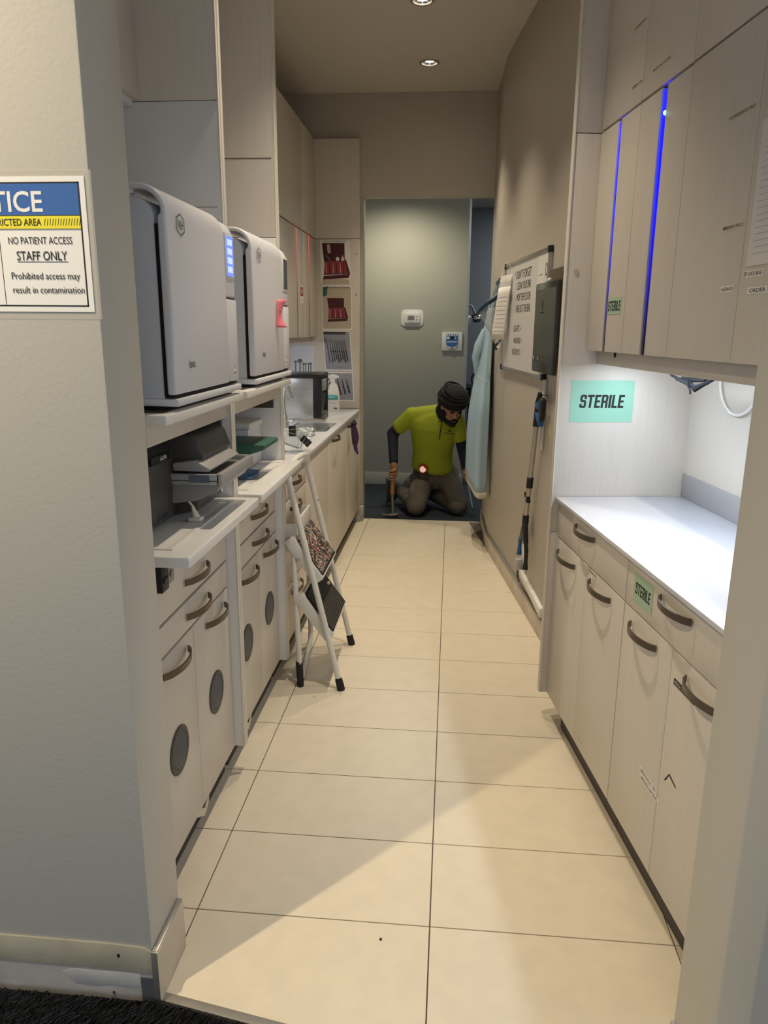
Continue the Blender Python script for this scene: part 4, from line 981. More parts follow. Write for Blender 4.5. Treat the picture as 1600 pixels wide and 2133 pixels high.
part('knob', MB(CWF).ball((TA0+.20, .038, 1.676), .011), 'paper', tb)
# conduit and switch bits
cd = thing('wire_conduit', 'short white vertical conduit below the whiteboard corner', 'conduit', CWF((.13, 0, .9)))
part('cover', MB(CWF).box(CWy(.467, 2.01), CWy(.463, 2.045), .0005, .016, .90, 1.235), 'whiteboard', cd, bevel=.004)
# reacher grabber
gb = thing('reacher_grabber', 'folding reacher grabber with blue jaws hanging on the wall', 'grabber', CWF((.25, .04, .3)))
gA = CWy(.472, 1.96); gB = CWy(.449, 2.145)
part('handle_grip', MB(CWF).tube([(gA+.03, .038, 1.175), (gA+.045, .038, 1.13), (gA+.06, .038, 1.05), (gA+.065, .038, 1.015)], [.010, .017, .016, .018], 14), 'black', gb, smooth=1)
part('trigger_head', MB(CWF).prism([(gA-.055, 1.150), (gA-.02, 1.160), (gA+.005, 1.12), (gA-.005, 1.04), (gA-.045, 1.05), (gA-.06, 1.09)], 'y', .028, .052), 'black', gb, bevel=.005)
part('trigger_head', MB(CWF).prism([(gA-.025, 1.145), (gA+.04, 1.125), (gA+.045, 1.105), (gA-.015, 1.095)], 'y', .030, .056).prism([(gA-.04, 1.085), (gA+.045, 1.085), (gA+.02, 1.055), (gA-.04, 1.022)], 'y', .030, .056), 'grab_blue', gb, bevel=.005)
part('pole', MB(CWF).cyl((gA+.065, .038, 1.02), (gB-.01, .038, .54), .0125, n=16), 'alu', gb)
part('hinge_sleeve', MB(CWF).cyl((gA+.125, .038, .752), (gA+.137, .038, .700), .0165, n=16), 'black', gb)
part('magnet_clip', MB(CWF).box(gA+.135, gA+.19, .030, .050, .640, .652).box(gA+.178, gA+.192, .03, .05, .652, .668).box(gA+.125, gA+.155, .03, .05, .622, .640), 'black', gb, bevel=.003)
part('jaw_body', MB(CWF).tube([(gB-.012, .038, .55), (gB-.006, .038, .50)], [.016, .017], 14).prism([(gB-.022, .505), (gB+.010, .505), (gB+.060, .425), (gB+.035, .415), (gB+.005, .438), (gB-.035, .400), (gB-.052, .408)], 'y', .026, .050), 'black', gb, bevel=.004)
part('jaw', MB(CWF).tube([(gB+.052, .038, .425), (gB+.085, .038, .395), (gB+.092, .038, .345), (gB+.095, .038, .308)], [.011, .011, .010, .015], 12), 'grab_blue', gb, smooth=1)
part('jaw', MB(CWF).tube([(gB-.038, .038, .415), (gB-.062, .038, .370), (gB-.060, .038, .315), (gB-.056, .038, .275)], [.011, .011, .010, .015], 12), 'black', gb, smooth=1, label='black jaw with a dark blue tip')
part('hook', MB(CWF).cyl((gA+.03, .001, 1.165), (gA+.03, .04, 1.165), .004, n=8), 'zinc', gb)
# outlet with plug and the white raceway
ol = thing('wall_outlet', 'white wall outlet with a grey plug low behind the grabber', 'outlet', CWF((.4, 0, .25)))
oA = CWy(.430, 2.27)
part('plate', MB(CWF).box(oA-.045, oA+.045, .0005, .007, .205, .345), 'whiteboard', ol, bevel=.003)
part('plug', MB(CWF).box(oA+.015, oA+.055, .007, .040, .200, .262), 'printer_silver', ol, bevel=.004)
part('cord', MB(CWF).tube([(oA+.035, .025, .205), (oA+.032, .025, .16), (oA+.02, .018, .135)], .006, 8), 'brown_ink', ol, smooth=1)
rw = thing('cable_raceway', 'white plastic cable raceway sloping down to the tile skirting', 'raceway', CWF((.1, 0, .1)))
rA, rB = CWy(.427, 2.33), CWy(.490, 1.82)
part('cover', MB(CWF).add([(rA, .0005, .182), (rA, .0005, .212), (rB, .0005, .165), (rB, .0005, .118), (rA, .022, .182), (rA, .022, .212), (rB, .022, .165), (rB, .022, .118)], [(0, 1, 2, 3), (4, 5, 6, 7), (0, 1, 5, 4), (1, 2, 6, 5), (2, 3, 7, 6), (3, 0, 4, 7)]), 'paper', rw, bevel=.002)
ytag = tag(part('paper_tag', MB(CWF).box(CWy(.478, 1.92)-.012, CWy(.478, 1.92)+.006, .0005, .0015, .985, 1.035), 'sign_yellow'), 'small yellow paper tag on the corridor wall beside the end panel', 'tag')
# hooks, gown, face shield
hk = thing('coat_hooks', 'pair of white stick-on hooks on the wall before the doorway', 'hook', (.30, 3.36, 1.36))
for hy, hz in ((3.225, 1.785), (3.215, 1.370)):
    part('hook', MB(CWF).box(CWy(.3, hy)-.012, CWy(.3, hy)+.012, .0005, .006, hz-.035, hz+.030).tube([(CWy(.3, hy), .006, hz-.018), (CWy(.3, hy), .024, hz-.022), (CWy(.3, hy), .030, hz-.004)], .006, 8), 'paper', hk, bevel=.0)
gn = thing('isolation_gown', 'pale blue plastic isolation gown hanging by the doorway', 'gown', (.22, 3.6, .36))
def gown(u, v):
    # u runs round an open half-tube (wall side to corridor side), v from hem to neck
    k = 1-v; a = PI*(u*1.6-.30)
    z0 = .400+.115*max(0, math.sin(a))**2
    z = z0+(1.66-z0)*v
    wx = .010+.088*min(1, k*1.55)**.8; wy = .05+.20*min(1, k*1.8)
    fold = 1+.035*math.sin(7*a+1.5*v)*min(1, k*3)
    x = .270-.042*min(1, k*1.3)-wx*math.sin(a)*fold; y = 3.55+wy*math.cos(a)*fold
    return (min(x, .268), y, z)
part('body', MB().grid(gown, 48, 30), 'gown', gn, solid=.002, smooth=3)
part('lower_band', MB().grid(lambda u, v: (lambda q: (q[0]+.004, q[1], q[2]-.040*(1-v)))(gown(u, 0)), 48, 2), 'gown_pale', gn, solid=.002, smooth=3)
part('sleeve', MB().tube([(.225, 3.50, 1.46), (.195, 3.48, 1.36), (.172, 3.47, 1.285), (.182, 3.47, 1.15)], [.018, .034, .026, .010], 12), 'gown', gn, smooth=1)
part('tie', MB().tube([(.292, 3.30, 1.765), (.268, 3.36, 1.68), (.25, 3.45, 1.60)], .006, 8).tube([(.292, 3.30, 1.765), (.272, 3.35, 1.62), (.262, 3.40, 1.50)], .008, 8), 'gown', gn, smooth=1)
part('waist_seam', MB().tube([gown(u/24, .58) for u in range(4, 21)], .003, 6), 'gown_pale', gn)
fsd = thing('face_shield', 'clear face shield with a dark blue brow band hung by the doorway', 'face shield', (.22, 3.33, 1.35))
bandp = [(.300, 3.185, 1.672), (.262, 3.150, 1.645), (.215, 3.150, 1.612), (.178, 3.175, 1.577), (.166, 3.205, 1.558)]
part('strap', MB().ribbon([(.306, 3.20, 1.775), (.302, 3.195, 1.735), (.298, 3.19, 1.690), (.296, 3.185, 1.662)], (0, 1, .1), .020, .003), 'black', fsd)
part('strap', MB().tube([(.304, 3.20, 1.775), (.286, 3.195, 1.757), (.268, 3.19, 1.735), (.272, 3.19, 1.725), (.292, 3.195, 1.745)], .0035, 6), 'shield_blue', fsd)
part('brow_band', MB().tube(bandp, [.020, .016, .013, .010, .006], 10), 'shield_blue', fsd, smooth=1)
def visor(u, v):
    t = Vector((.180, 3.205, 1.553))*(1-u)+Vector((.288, 3.175, 1.602))*u; q = Vector((.286, 3.205, 1.366))*(1-u)+Vector((.306, 3.175, 1.398))*u
    p_ = t*v+q*(1-v); return (p_.x, p_.y-.045*math.sin(u*PI), p_.z)
part('visor', MB().grid(visor, 12, 6), 'visor', fsd, solid=.001, smooth=3)
part('visor_edge', MB().tube([visor(0, k/6) for k in range(7)], .0022, 6).tube([visor(.45, k/6) for k in range(7)], .0010, 6), 'gown_pale', fsd)
part('lower_clip', MB().tube([(.318-.01, 3.165, 1.400), (.298, 3.160, 1.385), (.280, 3.175, 1.364), (.278, 3.185, 1.348), (.292, 3.185, 1.342)], .0075, 8), 'shield_blue', fsd, smooth=1)

# ================================================================== DOORWAY ROOM DETAILS
tm = thing('thermostat', 'white rounded wall thermostat with a small grey display', 'thermostat', (-0.355, 5.43, 1.55))
TX = mapper((-0.356, 5.4295, 1.556), (1, 0, 0), (0, 0, 1), (0, -1, 0))
def rrect(w_, h_, p=.32, n=40): return [(w_*math.copysign(abs(math.cos(2*PI*k/n))**p, math.cos(2*PI*k/n)), h_*math.copysign(abs(math.sin(2*PI*k/n))**p, math.sin(2*PI*k/n))) for k in range(n)]
part('back_plate', MB(TX).prism(rrect(.104, .076, .42), 'z', 0, .008), 'device_white', tm, bevel=.003)
part('housing', MB(TX).prism(rrect(.070, .046, .22), 'z', .008, .030), 'device_white', tm, bevel=.003)
part('display', MB(TX).box(-.042, .022, -.018, .022, .030, .0308), 'printer_grey', tm)
part('button', MB(TX).box(.036, .050, .010, .020, .03, .032).box(.036, .050, -.014, -.004, .03, .032).box(-.040, -.026, -.038, -.030, .03, .032).box(-.018, -.004, -.038, -.030, .03, .032).box(.004, .018, -.038, -.030, .03, .032).box(.030, .046, -.038, -.030, .03, .032), 'pale_ink', tm)
text(tm, '21', 'photo_dark', TX((-.010, .002, .0312)), (1, 0, 0), (0, 0, 1), .030, .024)
ctl = thing('control_panel', 'square white control panel with a blue keypad face', 'control panel', (0.012, 5.43, 1.27))
KX = mapper((0.012, 5.4295, 1.352), (1, 0, 0), (0, 0, 1), (0, -1, 0))
part('plate', MB(KX).box(-.092, .092, -.083, .083, 0, .022), 'device_white', ctl, bevel=.003)
shp = [(-.056, .072), (.056, .072), (.058, -.020), (.050, -.045), (.030, -.066), (0, -.073), (-.030, -.066), (-.050, -.045), (-.058, -.020)]
part('keypad', MB(KX).prism(shp, 'z', .022, .028), 'device_white', ctl, bevel=.002)
part('keypad_face', MB(KX).prism([(-.053, .070), (.053, .070), (.054, -.015), (.044, -.040), (.014, -.046), (-.014, -.046), (-.044, -.040), (-.054, -.015)], 'z', .028, .029), 'sign_blue', ctl)
kb = MB(KX)
for k in range(5): kb.box(-.049+k*.021, -.035+k*.021, .050, .066, .029, .0298)
kb.box(-.046, .046, -.008, .001, .029, .0298).box(-.050, -.022, .022, .042, .029, .0298).box(.026, .032, .02, .044, .029, .0298)
part('button', kb, 'device_white', ctl)
part('display', MB(KX).box(-.016, .020, .020, .044, .029, .0297), 'ink', ctl)
part('knob', MB(KX).cyl((0, -.056, .028), (0, -.056, .036), .011, n=16), 'printer_grey', ctl)
# objects glimpsed behind the wall end
dl = thing('exam_lamp', 'chrome and white exam lamp head glimpsed past the wall end', 'lamp', (.20, 6.1, 1.45))
part('dome', MB().ball((.245, 6.0, 1.570), (.062, .07, .048)), 'chrome', dl)
part('joint', MB().ball((.165, 6.0, 1.545), (.040, .04, .052)), 'bottle_white', dl)
cp = thing('back_fill_panel', 'square daylight ceiling panel deep in the room beyond the doorway', 'ceiling light', (1.2, 6.1, 2.74))  # out-of-view cool panel, added to brighten the blue-grey back wall
part('frame', MB().box(.90, 1.50, 5.8, 6.4, 2.728, 2.744), 'device_white', cp, bevel=.002)
part('diffuser', MB().box(.93, 1.47, 5.83, 6.37, 2.725, 2.730), 'tube_glass', cp)
lp_ = area('light', None, None, .5, .5, 14.0, (.88, .94, 1.0), cp); lp_.location = (0, 0, -.02)
part('arm', MB().tube([(.24, 6.1, 1.60), (.20, 6.1, 1.68), (.12, 6.12, 1.72), (.02, 6.15, 1.74)], .012, 10).tube([(.02, 6.15, 1.74), (-.02, 6.2, 1.72), (-.05, 6.25, .0)], .016, 10), 'printer_grey', dl, smooth=1)
eq = thing('equipment_trolley', 'dark trolley of hoses and drawers behind the blue gown', 'trolley', (.42, 6.3, 0))
part('cabinet', MB().box(.20, .75, 6.15, 6.60, .08, .86), 'soft_black', eq, bevel=.01)
part('top_tray', MB().box(.17, .78, 6.10, 6.62, .86, .885), 'black', eq, bevel=.006)
hz_ = MB(); rg = random.Random(9)
for k in range(7): hz_.tube([(.22+k*.05, 6.10, .88), (.21+k*.055, 6.05, .80-rg.uniform(0, .08)), (.23+k*.05, 6.06, .50), (.22+k*.05, 6.12, .20)], .011, 8)
part('hose', hz_, 'printer_dark', eq, smooth=1)
part('dial', MB().tube([(.30+.075*math.cos(2*PI*k/20), 6.2, .965+.075*math.sin(2*PI*k/20)) for k in range(21)], .010, 8), 'printer_dark', eq)
part('castor', MB().ball((.25, 6.2, .04), .04).ball((.70, 6.2, .04), .04).ball((.25, 6.55, .04), .04).ball((.70, 6.55, .04), .04), 'rubber', eq)

# ================================================================== NOTICE SIGN
NX = mapper((-0.6115, -0.2705, 1.706), (1, 0, 0), (0, 0, -1), (0, -1, 0))   # u to the right (negative), v down
ns = thing('notice_sign', 'laminated blue and yellow NOTICE staff-only sign on the left wall', 'sign', (-0.75, -0.271, 1.484))
SW, SH = .290, .221
part('sleeve', MB(NX).box(-SW-.012, .012, -.010, SH+.012, 0, .0006), 'sleeve_film', ns)
part('sheet', MB(NX).box(-SW, 0, 0, SH, .0007, .0016), 'sign_white', ns)
part('border', MB(NX).box(-SW+.010, -.0095, .009, .0115, .0017, .0020).box(-SW+.010, -.0095, SH-.0115, SH-.009, .0017, .0020).box(-SW+.010, -SW+.0125, .009, SH-.009, .0017, .0020).box(-.012, -.0095, .009, SH-.009, .0017, .0020).box(-SW+.0125, -.012, .0615, .0625, .0023, .0026).box(-SW+.0125, -.012, .0835, .0845, .0023, .0026).box(-.1610, -.1600, .0845, SH-.011, .0017, .0020), 'ink', ns)
part('blue_band', MB(NX).box(-SW+.0125, -.012, .0115, .0615, .0017, .0021), 'sign_blue', ns)
part('yellow_band', MB(NX).box(-SW+.0125, -.012, .0625, .0835, .0017, .0021), 'sign_yellow', ns)
def nt(s, m, u, v, w_, h_, bold=0): text(ns, s, m, NX((u, v, .0026)), (1, 0, 0), (0, 0, 1), w_, h_, bold=bold)
nt('NOTICE', 'sign_white', -.1565, .0400, .160, .034, .015); nt('RESTRICTED AREA', 'ink', -.1345, .0728, .106, .0115, .008)
sl2 = MB(NX)
for k in range(14):
    u = -.077+k*.0048; sl2.add([(u, .0785, .0024), (u+.0009, .0785, .0024), (u+.0036, .0672, .0024), (u+.0027, .0672, .0024)], [(0, 1, 2, 3)])
part('hatching', sl2, 'ink', ns)
nt('NO PATIENT ACCESS', 'ink', -.0870, .1025, .115, .0115, .0); nt('STAFF ONLY', 'ink', -.0862, .1275, .091, .0150, .004)
part('hatching', MB(NX).box(-.132, -.040, .1370, .1377, .0020, .0024), 'ink', ns)
nt('Prohibited access may', 'ink', -.0830, .1625, .124, .0150); nt('result in contamination', 'ink', -.0800, .1840, .130, .0115)

# ================================================================== STEP LADDER
LT = thing('step_ladder', 'white two-step folding ladder leaning on the left cabinets', 'step ladder', (-0.5, 1.45, 0))
TB = .0125
def frame_pt(y, z, yc=1.45): return None
fA, fB = Vector((-0.404, 1.222, .0)), Vector((-0.421, 1.680, .0))
tA, tB = Vector((-0.618, 1.282, .862)), Vector((-0.602, 1.605, .860))
apx = [tA, Vector((-0.623, 1.292, .900)), Vector((-0.618, 1.325, .930)), Vector((-0.610, 1.38, .941)), Vector((-0.606, 1.48, .940)), Vector((-0.606, 1.555, .930)), Vector((-0.604, 1.595, .903)), tB]
def bow(f, t): return [f+(t-f)*s for s in (.06, .25, .5, .75)]
part('front_leg_frame', MB().tube(bow(fA, tA)+apx+bow(fB, tB)[::-1], TB, 14), 'ladder_white', LT, smooth=1)
for f, t in ((fA, tA), (fB, tB)):
    d = (t-f).normalized(); part('foot', MB().tube([f+Vector((0, 0, .002)), f+d*.02, f+d*.048], [.0165, .0165, .0155], 14), 'rubber', LT)
# rear frame, a hoop whose floor bar joins the two rear legs
rC, rD = Vector((-0.580, 1.235, .017)), Vector((-0.615, 1.665, .017))
uC, uD = Vector((-0.606, 1.278, .640)), Vector((-0.616, 1.630, .630))
hoop = [uC, uC+(rC-uC)*.5, rC+Vector((0, 0, .05)), rC+Vector((0, .012, .012)), rC+Vector((-.002, .05, 0)), rD+Vector((0, -.05, 0)), rD+Vector((0, -.012, .012)), rD+Vector((0, 0, .05)), uD+(rD-uD)*.5, uD]
part('rear_leg_frame', MB().tube(hoop, .0115, 14), 'ladder_white', LT, smooth=1)
part('foot', MB().tube([rC+Vector((.001, .002, -.014)), rC+Vector((0, 0, .04)), rC+(uC-rC)*.15], [.0145, .0145, .0145], 14), 'rubber', LT)
part('foot', MB().tube([rC+Vector((-.002, .05, -.008)), rD+Vector((0, -.05, -.008))], .009, 10), 'rubber', LT)
def tread(front, back, ya, yb, cover, rib):
    fx, fz = front; bx, bz = back
    U = Vector((0, 1, 0)); V = Vector((bx-fx, 0, bz-fz)); ln = V.length; V.normalize(); Nn = U.cross(V); 
    if Nn.x < 0: Nn = -Nn
    m = mapper((fx, ya, fz), U, V, Nn); wy = yb-ya
    pan = part('step_pan', MB(m).prism([(.015, 0), (wy-.015, 0), (wy, .015), (wy, ln-.02), (wy-.02, ln), (.02, ln), (0, ln-.02), (0, .015)], 'z', -.020, 0), 'ladder_white', LT, bevel=.004)
    part('step_side', MB(m).box(-.003, 0, .0, ln, -.045, .0), 'ladder_white', LT, bevel=.001)
    part('step_side', MB(m).box(wy, wy+.003, .0, ln, -.045, .0), 'ladder_white', LT, bevel=.001)
    tr = part('tread', MB(m).prism([(.016, .010), (wy-.016, .010), (wy-.008, .018), (wy-.008, ln-.026), (wy-.022, ln-.010), (.022, ln-.010), (.008, ln-.026), (.008, .018)], 'z', .0002, .003), cover, LT, bevel=.0008)
    if rib:
        rb = MB(m); n = 17
        for k in range(n):
            v = .022+(ln-.048)*k/(n-1); rb.box(.018, wy-.018, v-.0033, v+.0033, .003, .0060)
        stuff(part('rib', rb, 'rib_rubber', tr, bevel=0))
    else:
        rb = MB(m)
        rb.box(.012, wy-.012, .012, .020, .003, .0042).box(.010, .016, .02, ln-.026, .003, .0042)
        part('rib', rb, 'rubber', tr)
    return m, wy, ln
tread((-0.480, .470), (-0.604, .646), 1.262, 1.606, 'tread_mosaic', False)
tread((-0.438, .232), (-0.566, .408), 1.248, 1.625, 'rubber', True)
rv = MB()
for p in ((-0.468, 1.245, .462), (-0.400, 1.228, .205), (-0.520, 1.270, .690), (-0.575, 1.62, .72), (-0.588, 1.262, .36), (-0.592, 1.262, .55)): rv.ball((p[0]+.012, p[1]-.006, p[2]), .007, 10, 6)
part('rivet', rv, 'alu', LT)
part('link_plate', MB().box(-0.600, -0.592, 1.30, 1.60, .635, .700).box(-0.66, -0.594, 1.285, 1.290, .57, .69).box(-0.66, -0.594, 1.618, 1.623, .57, .69), 'ladder_white', LT, bevel=.002)
part('hand_hole', MB().cyl((-0.5915, 1.36, .668), (-0.5905, 1.36, .668), .014, n=14), 'dark_hole', LT)

# ================================================================== KNEELING MAN
def remeshed(name, mb, m, parent, voxel, smooth_it=6, label=None):
    me = bpy.data.meshes.new(name); inv = root_inv(parent)
    me.from_pydata([inv @ v for v in mb.v], [], mb.f)
    bm = bmesh.new(); bm.from_mesh(me); bmesh.ops.recalc_face_normals(bm, faces=bm.faces); bm.to_mesh(me); bm.free()
    tmp = bpy.data.objects.new('tmp', me); COL.objects.link(tmp)
    r = tmp.modifiers.new('r', 'REMESH'); r.mode = 'VOXEL'; r.voxel_size = voxel
    if smooth_it:
        s_ = tmp.modifiers.new('s', 'SMOOTH'); s_.factor = .5; s_.iterations = smooth_it
    me2 = bpy.data.meshes.new_from_object(tmp.evaluated_get(bpy.context.evaluated_depsgraph_get()))
    bpy.data.objects.remove(tmp); me2.name = name
    me2.shade_smooth(); me2.materials.clear(); me2.materials.append(MATS[m])
    o = bpy.data.objects.new(name, me2); COL.objects.link(o); o.parent = parent
    if label: o['label'] = label
    return o
V3 = Vector
man = thing('person', 'kneeling person in a lime polo shirt and black turban using a hammer', 'person', (-0.12, 4.40, 0.0))
S_ = V3((.99, .10, -.04)).normalized(); Fv = V3((.10, -.97, -.20)).normalized()
def ell(c, rx, ry, n=20, s=S_, f=Fv): return [V3(c)+s*(rx*math.cos(2*PI*k/n))+f*(ry*math.sin(2*PI*k/n)) for k in range(n)]
neck = V3((-.055, 4.245, .835)); hipc = V3((-.100, 4.50, .30))
tors = [((-.105, 4.50, .26), .150, .115), ((-.110, 4.48, .33), .160, .118), ((-.118, 4.45, .42), .158, .115), ((-.118, 4.40, .52), .158, .112), ((-.112, 4.35, .62), .172, .116), ((-.108, 4.31, .71), .190, .118), ((-.105, 4.29, .77), .185, .105), ((-.095, 4.275, .815), .135, .085), ((-.075, 4.262, .845), .065, .062)]
Rsh, Rel, Rwr = V3((-.282, 4.285, .800)), V3((-.440, 4.345, .645)), V3((-.420, 4.205, .420))
Lsh, Lel, Lwr = V3((.062, 4.320, .775)), V3((.120, 4.350, .545)), V3((.152, 4.225, .385))
Rhip, Lhip = V3((-.190, 4.50, .275)), V3((.000, 4.52, .285))
Rkn, Lkn = V3((-.236, 4.205, .088)), V3((.100, 4.285, .085))
Ran, Lan = V3((-.382, 4.56, .125)), V3((-.180, 4.66, .105))
hd = V3((.028, 4.165, .885))
# skin body: one continuous figure
b = MB(); b.rings([ell(c, rx*.93, ry*.93) for c, rx, ry in tors])
b.limb(neck+V3((0, .02, -.04)), hd+V3((-.025, .035, -.06)), .056, .056)
for a, e, wv in ((Rsh, Rel, Rwr), (Lsh, Lel, Lwr)):
    b.limb(a, e, .050, .040); b.limb(e, wv, .040, .027)
for h, k, a in ((Rhip, Rkn, Ran), (Lhip, Lkn, Lan)):
    b.limb(h, k, .085, .060); b.limb(k, a, .058, .036)
# head: skull, jaw, nose, brow, ears; it bows forward and to its left
fd = V3((.30, -.78, -.55)).normalized(); sd = V3((.93, .36, .0)).normalized(); ud = sd.cross(fd)*1.0
if ud.z < 0: ud = -ud
def H(s, f, u): return hd+sd*s+fd*f+ud*u
def hball(c, r):
    out = []
    n, m = 16, 10
    for j in range(1, m):
        a = PI*j/m; out.append([H(c[0]+r[0]*math.sin(a)*math.cos(2*PI*k/n), c[1]+r[1]*math.sin(a)*math.sin(2*PI*k/n), c[2]-r[2]*math.cos(a)) for k in range(n)])
    return out
b.rings(hball((0, -.005, .02), (.078, .095, .095))); b.rings(hball((0, .030, -.055), (.058, .062, .060)))
b.rings(hball((0, .098, -.020), (.013, .020, .024))); b.rings(hball((0, .088, -.004), (.011, .014, .030)))
b.rings(hball((0, .082, .022), (.052, .018, .012)))
for sgn in (-1, 1):
    b.rings(hball((sgn*.030, .074, -.022), (.022, .018, .016))); b.rings(hball((sgn*.080, -.005, -.005), (.010, .020, .030)))
# hands
def hand_mesh(mb, wr, grip, axis, toward, side, rad=.0145):
    """wrist, grip centre, tool axis (unit), palm direction toward the tool, finger spread along the axis"""
    axis = V3(axis).normalized(); tw = V3(toward).normalized(); sd_ = axis.cross(tw).normalized()*side
    pc = grip-tw*.030
    mb.limb(wr, pc+axis*.012, .026, .030)
    mb.rings([[pc+axis*(.040*math.cos(a))*math.cos(j)+sd_*(.020*math.sin(j))*1.0+tw*(.020*math.sin(a)*math.cos(j)) for a in [2*PI*k/14 for k in range(14)]] for j in (-1.35, -1.0, -.6, -.2, .2, .6, 1.0, 1.35)])
    for k, (ln, off) in enumerate(((.9, .034), (1.0, .011), (.96, -.012), (.8, -.034))):
        base = pc+axis*off+sd_*.016
        p1 = grip+axis*off+sd_*(.026*ln)-tw*.004; p2 = grip+axis*(off+.003)+tw*(.024*ln)+sd_*.010; p3 = grip+axis*(off+.003)+tw*.020-sd_*(.012*ln)
        mb.tube([base, p1, p2, p3], [.0105, .0100, .0090, .0075], 10); mb.ball(p1, .0103, 10, 6); mb.ball(p2, .0092, 10, 6); mb.ball(p3, .0078, 10, 6)
    t0 = pc+axis*.030-sd_*.016; t1 = grip+axis*.048-sd_*.020; t2 = grip+axis*.042+tw*.022-sd_*.006
    mb.tube([t0, t1, t2], [.013, .0115, .0090], 10); mb.ball(t1, .0115, 10, 6); mb.ball(t2, .009, 10, 6)
Rg = V3((-.424, 4.165, .335)); Lg = V3((.166, 4.170, .325))
hb_ = MB(); hand_mesh(hb_, Rwr, Rg, (0, .08, 1), (-.35, -.94, 0), -1); hc_ = MB(); hand_mesh(hc_, Lwr, Lg, (-.10, .08, 1), (.25, -.97, 0), 1)
body = remeshed('body', b, 'skin', man, .008, 3)
remeshed('hand', hb_, 'skin', man, .0035, 2); remeshed('hand', hc_, 'skin', man, .0035, 2)
# shirt
s = MB(); s.rings([ell(c, rx*1.04, ry*1.06) for c, rx, ry in tors[1:]])
s.rings([ell((-.118, 4.47, .355), .176, .128), ell((-.118, 4.455, .40), .172, .124), ell((-.118, 4.42, .48), .165, .118)])
for a, e in ((Rsh, Rel), (Lsh, Lel)):
    m_ = a+(e-a)*.62; s.limb(a, m_, .066, .062)
s.limb(Rsh, V3((-.09, 4.27, .82)), .060, .070); s.limb(Lsh, V3((-.06, 4.28, .82)), .060, .070)
shirt = remeshed('polo_shirt', s, 'lime', man, .009, 5)
def sleeve_rim(a, e, r):
    d = (e-a).normalized(); c = a+(e-a)*.62+d*.050
    return c, d
# collar
colr = []
for rx, ry, dz in ((.074, .070, -.010), (.070, .066, .030), (.060, .058, .034)):
    colr.append([neck+V3((-.012, .012, dz))+S_*(rx*math.cos(2*PI*k/24))+Fv*(ry*math.sin(2*PI*k/24))+V3((0, 0, -.045*max(0, math.sin(2*PI*k/24)) if dz < 0 else -.030*max(0, math.sin(2*PI*k/24)))) for k in range(24)])
part('collar', MB().rings(colr, False, False), 'lime', shirt, solid=.004, smooth=3)
part('collar_piping', MB().tube([tuple(p) for p in colr[0]]+[tuple(colr[0][0])], .003, 6), 'navy', shirt)
pl0 = V3((-.050, 4.145, .735)); 
part('placket', MB().tube([(-.048, 4.168, .770), (-.058, 4.186, .68), (-.064, 4.205, .62)], .0035, 6), 'navy', shirt)
lgc = V3((.012, 4.178, .690)); lU = V3((.95, .22, -.10)).normalized(); lV = V3((-.06, .22, .97)).normalized()
em = MB(mapper(lgc+V3((0, -.017, 0)), lU, lV, lU.cross(lV)*-1))
for k in range(9): em.box(-.041+k*.0092, -.0335+k*.0092, -.016, -.009, 0, .0006)
em.add([(-.010, 0, 0), (.012, .002, 0), (.004, .024, 0)], [(0, 1, 2)])
part('emblem', em, 'ink', shirt)
# long navy sleeves below the short ones
for a, e, wv in ((Rsh, Rel, Rwr), (Lsh, Lel, Lwr)):
    sm = MB(); st_ = a+(e-a)*.45; end = e+(wv-e)*.90; sm.limb(st_, e, .052, .047); sm.limb(e, end, .047, .035); sm.cyl(e+(wv-e)*.86, e+(wv-e)*.97, .036, .036, 16)
    remeshed('undershirt_sleeve', sm, 'navy', man, .006, 3)
# trousers
tr_ = MB(); tr_.rings([ell(c, rx, ry) for c, rx, ry in (((-.100, 4.53, .20), .150, .120), ((-.105, 4.51, .28), .168, .128), ((-.112, 4.48, .36), .160, .118), ((-.114, 4.47, .385), .158, .116))])
for h, k, a in ((Rhip, Rkn, Ran), (Lhip, Lkn, Lan)):
    tr_.limb(h, k, .100, .080); tr_.ball(k+V3((0, -.005, -.004)), (.080, .080, .078)); tr_.limb(k, k+(a-k)*.88, .074, .055)
    tr_.limb(h+(k-h)*.5+V3((0, .05, .02)), h+(a-h)*.6, .085, .060)
trs = remeshed('trousers', tr_, 'trousers', man, .010, 5)
part('belt', MB().rings([ell((-.113, 4.478, .352), .168, .126), ell((-.114, 4.472, .378), .167, .125)], False, False), 'navy', man, solid=.008)
part('pocket', MB().prism([(-.300, .30), (-.262, .33), (-.240, .315), (-.240, .235), (-.262, .195), (-.290, .21)], 'y', 4.355, 4.380), 'shoe', man, bevel=.008)
# shoes
def shoe(an, heel, toe, label=None):
    an, heel, toe = V3(an), V3(heel), V3(toe); sm = MB(); sm.limb(heel, toe, .036, .036); sm.limb(heel+(an-heel)*.45, toe+(an-toe)*.25, .042, .036); sm.limb(an, heel+(an-heel)*.4, .044, .042)
    o = remeshed('shoe', sm, 'shoe', man, .006, 3)
    d = (toe-heel).normalized(); outw = (heel-an)-(d*((heel-an).dot(d))); outw.normalize(); sdv = d.cross(outw).normalized()
    mm = mapper(heel+outw*.030-d*.042, d, sdv, outw); L_ = (toe-heel).length+.085
    part('sole', MB(mm).prism([(0, -.026), (.02, -.034), (L_*.4, -.028), (L_*.75, -.040), (L_-.01, -.024), (L_, 0), (L_-.01, .024), (L_*.75, .040), (L_*.4, .028), (.02, .034), (0, .026)], 'z', -.004, .014), 'sole', o, bevel=.004)
shoe((-.398, 4.57, .130), (-.468, 4.585, .190), (-.462, 4.545, .062)); shoe((-.195, 4.665, .105), (-.290, 4.69, .185), (-.285, 4.665, .058))
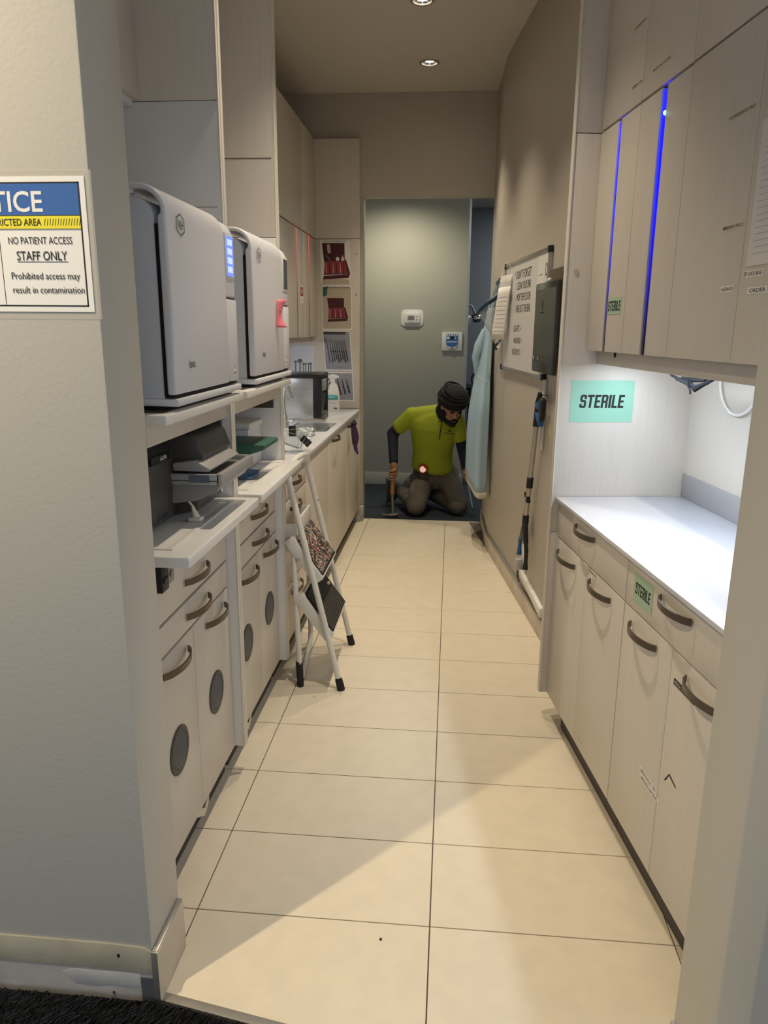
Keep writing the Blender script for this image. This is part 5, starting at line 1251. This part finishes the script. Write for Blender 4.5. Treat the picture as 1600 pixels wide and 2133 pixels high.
# turban, hair and beard
tb_ = MB(); tb_.rings(hball((0, -.020, .072), (.122, .128, .092))); tb_.rings(hball((0, .006, .058), (.108, .108, .058))); tb_.rings(hball((.0, -.060, .020), (.104, .082, .095)))
tb_.rings(hball((.005, -.03, .140), (.040, .05, .022)))
tur = remeshed('turban', tb_, 'hair_black', man, .007, 4)
for k in range(3):
    rg_ = [H(.119*math.sin(t)*(1-.13*k), -.018+.125*math.cos(t)*(1-.13*k), .078+.030*k+.020*math.cos(t+k)) for t in [2*PI*j/24 for j in range(25)]]
    part('turban_fold', MB().tube(rg_, .008, 6), 'hair_black', tur, smooth=1)
bd = MB(); bd.rings(hball((0, .040, -.092), (.060, .058, .050))); bd.rings(hball((-.058, .000, -.060), (.030, .050, .065))); bd.rings(hball((.058, .000, -.060), (.030, .050, .065)))
bd.rings(hball((0, .080, -.100), (.034, .030, .036))); bd.rings(hball((0, .098, -.056), (.030, .010, .007)))
bd.limb(H(-.06, -.04, -.06), H(-.05, -.02, -.13), .048, .045)
remeshed('beard', bd, 'hair_black', man, .005, 2)
for sgn in (-1, 1):
    part('eyebrow', MB().tube([H(sgn*.012, .094, .018), H(sgn*.028, .094, .024), H(sgn*.046, .084, .017)], [.004, .005, .003], 8), 'hair_black', man, smooth=1)
    part('eye', MB().rings(hball((sgn*.028, .086, .004), (.013, .007, .0045))), 'soft_black', man)
part('mouth', MB().rings(hball((0, .098, -.066), (.018, .006, .005))), 'lip', man)
part('bracelet', MB().tube([Rwr+V3((-.004+.033*math.cos(2*PI*k/20), .033*math.sin(2*PI*k/20), -.030+.006*math.sin(2*PI*k/20))) for k in range(21)], .004, 8), 'chrome', man, label='steel bangle on the wrist')
# clip-on work lamp at the belt
bl_ = thing('clip_lamp', 'round red work lamp clipped on the belt of the kneeling person', 'lamp', (-.190, 4.30, .33))
part('housing', MB().cyl((-.190, 4.375, .364), (-.192, 4.322, .362), .038, n=24).cyl((-.190, 4.33, .364), (-.192, 4.316, .362), .040, .034, 24), 'red_plastic', bl_, bevel=.003)
part('lens', MB().cyl((-.192, 4.318, .362), (-.192, 4.312, .362), .025, n=24), 'light_disc', bl_)
part('case', MB().box(-.230, -.150, 4.330, 4.372, .272, .330), 'black', bl_, bevel=.004)
# hammer and pry bar
hm = thing('hammer', 'claw hammer with a wooden handle held head-down by the person', 'hammer', (-.42, 4.15, 0))
hmt, hmm, hmb = V3((-.424, 4.175, .410)), V3((-.424, 4.155, .185)), V3((-.416, 4.135, .030))
part('wooden_handle', MB().tube([hmt, hmt+(hmm-hmt)*.3, hmm+(hmt-hmm)*.12, hmm], [.0125, .0135, .0165, .0175], 14), 'wood', hm)
part('shaft', MB().tube([hmm, hmb], [.0125, .0115], 12), 'tool_steel', hm)
part('head', MB().tube([hmb+V3((-.085, .002, -.006)), hmb+V3((-.050, 0, -.014)), hmb+V3((-.012, 0, -.012)), hmb+V3((.020, 0, -.008))], [.004, .010, .016, .014], 12).cyl(hmb+V3((.018, 0, -.008)), hmb+V3((.042, 0, -.004)), .013, .015), 'tool_steel', hm, smooth=1)
pb = thing('pry_bar', 'thin blue-grey pry bar held upright in the other hand', 'pry bar', (.21, 4.16, .1))
part('grip', MB().cyl((.160, 4.178, .365), (.172, 4.162, .275), .011, .010, 12), 'soft_black', pb)
part('shaft', MB().cyl((.172, 4.162, .275), (.212, 4.140, .100), .0060, n=10), 'tool_blue', pb)
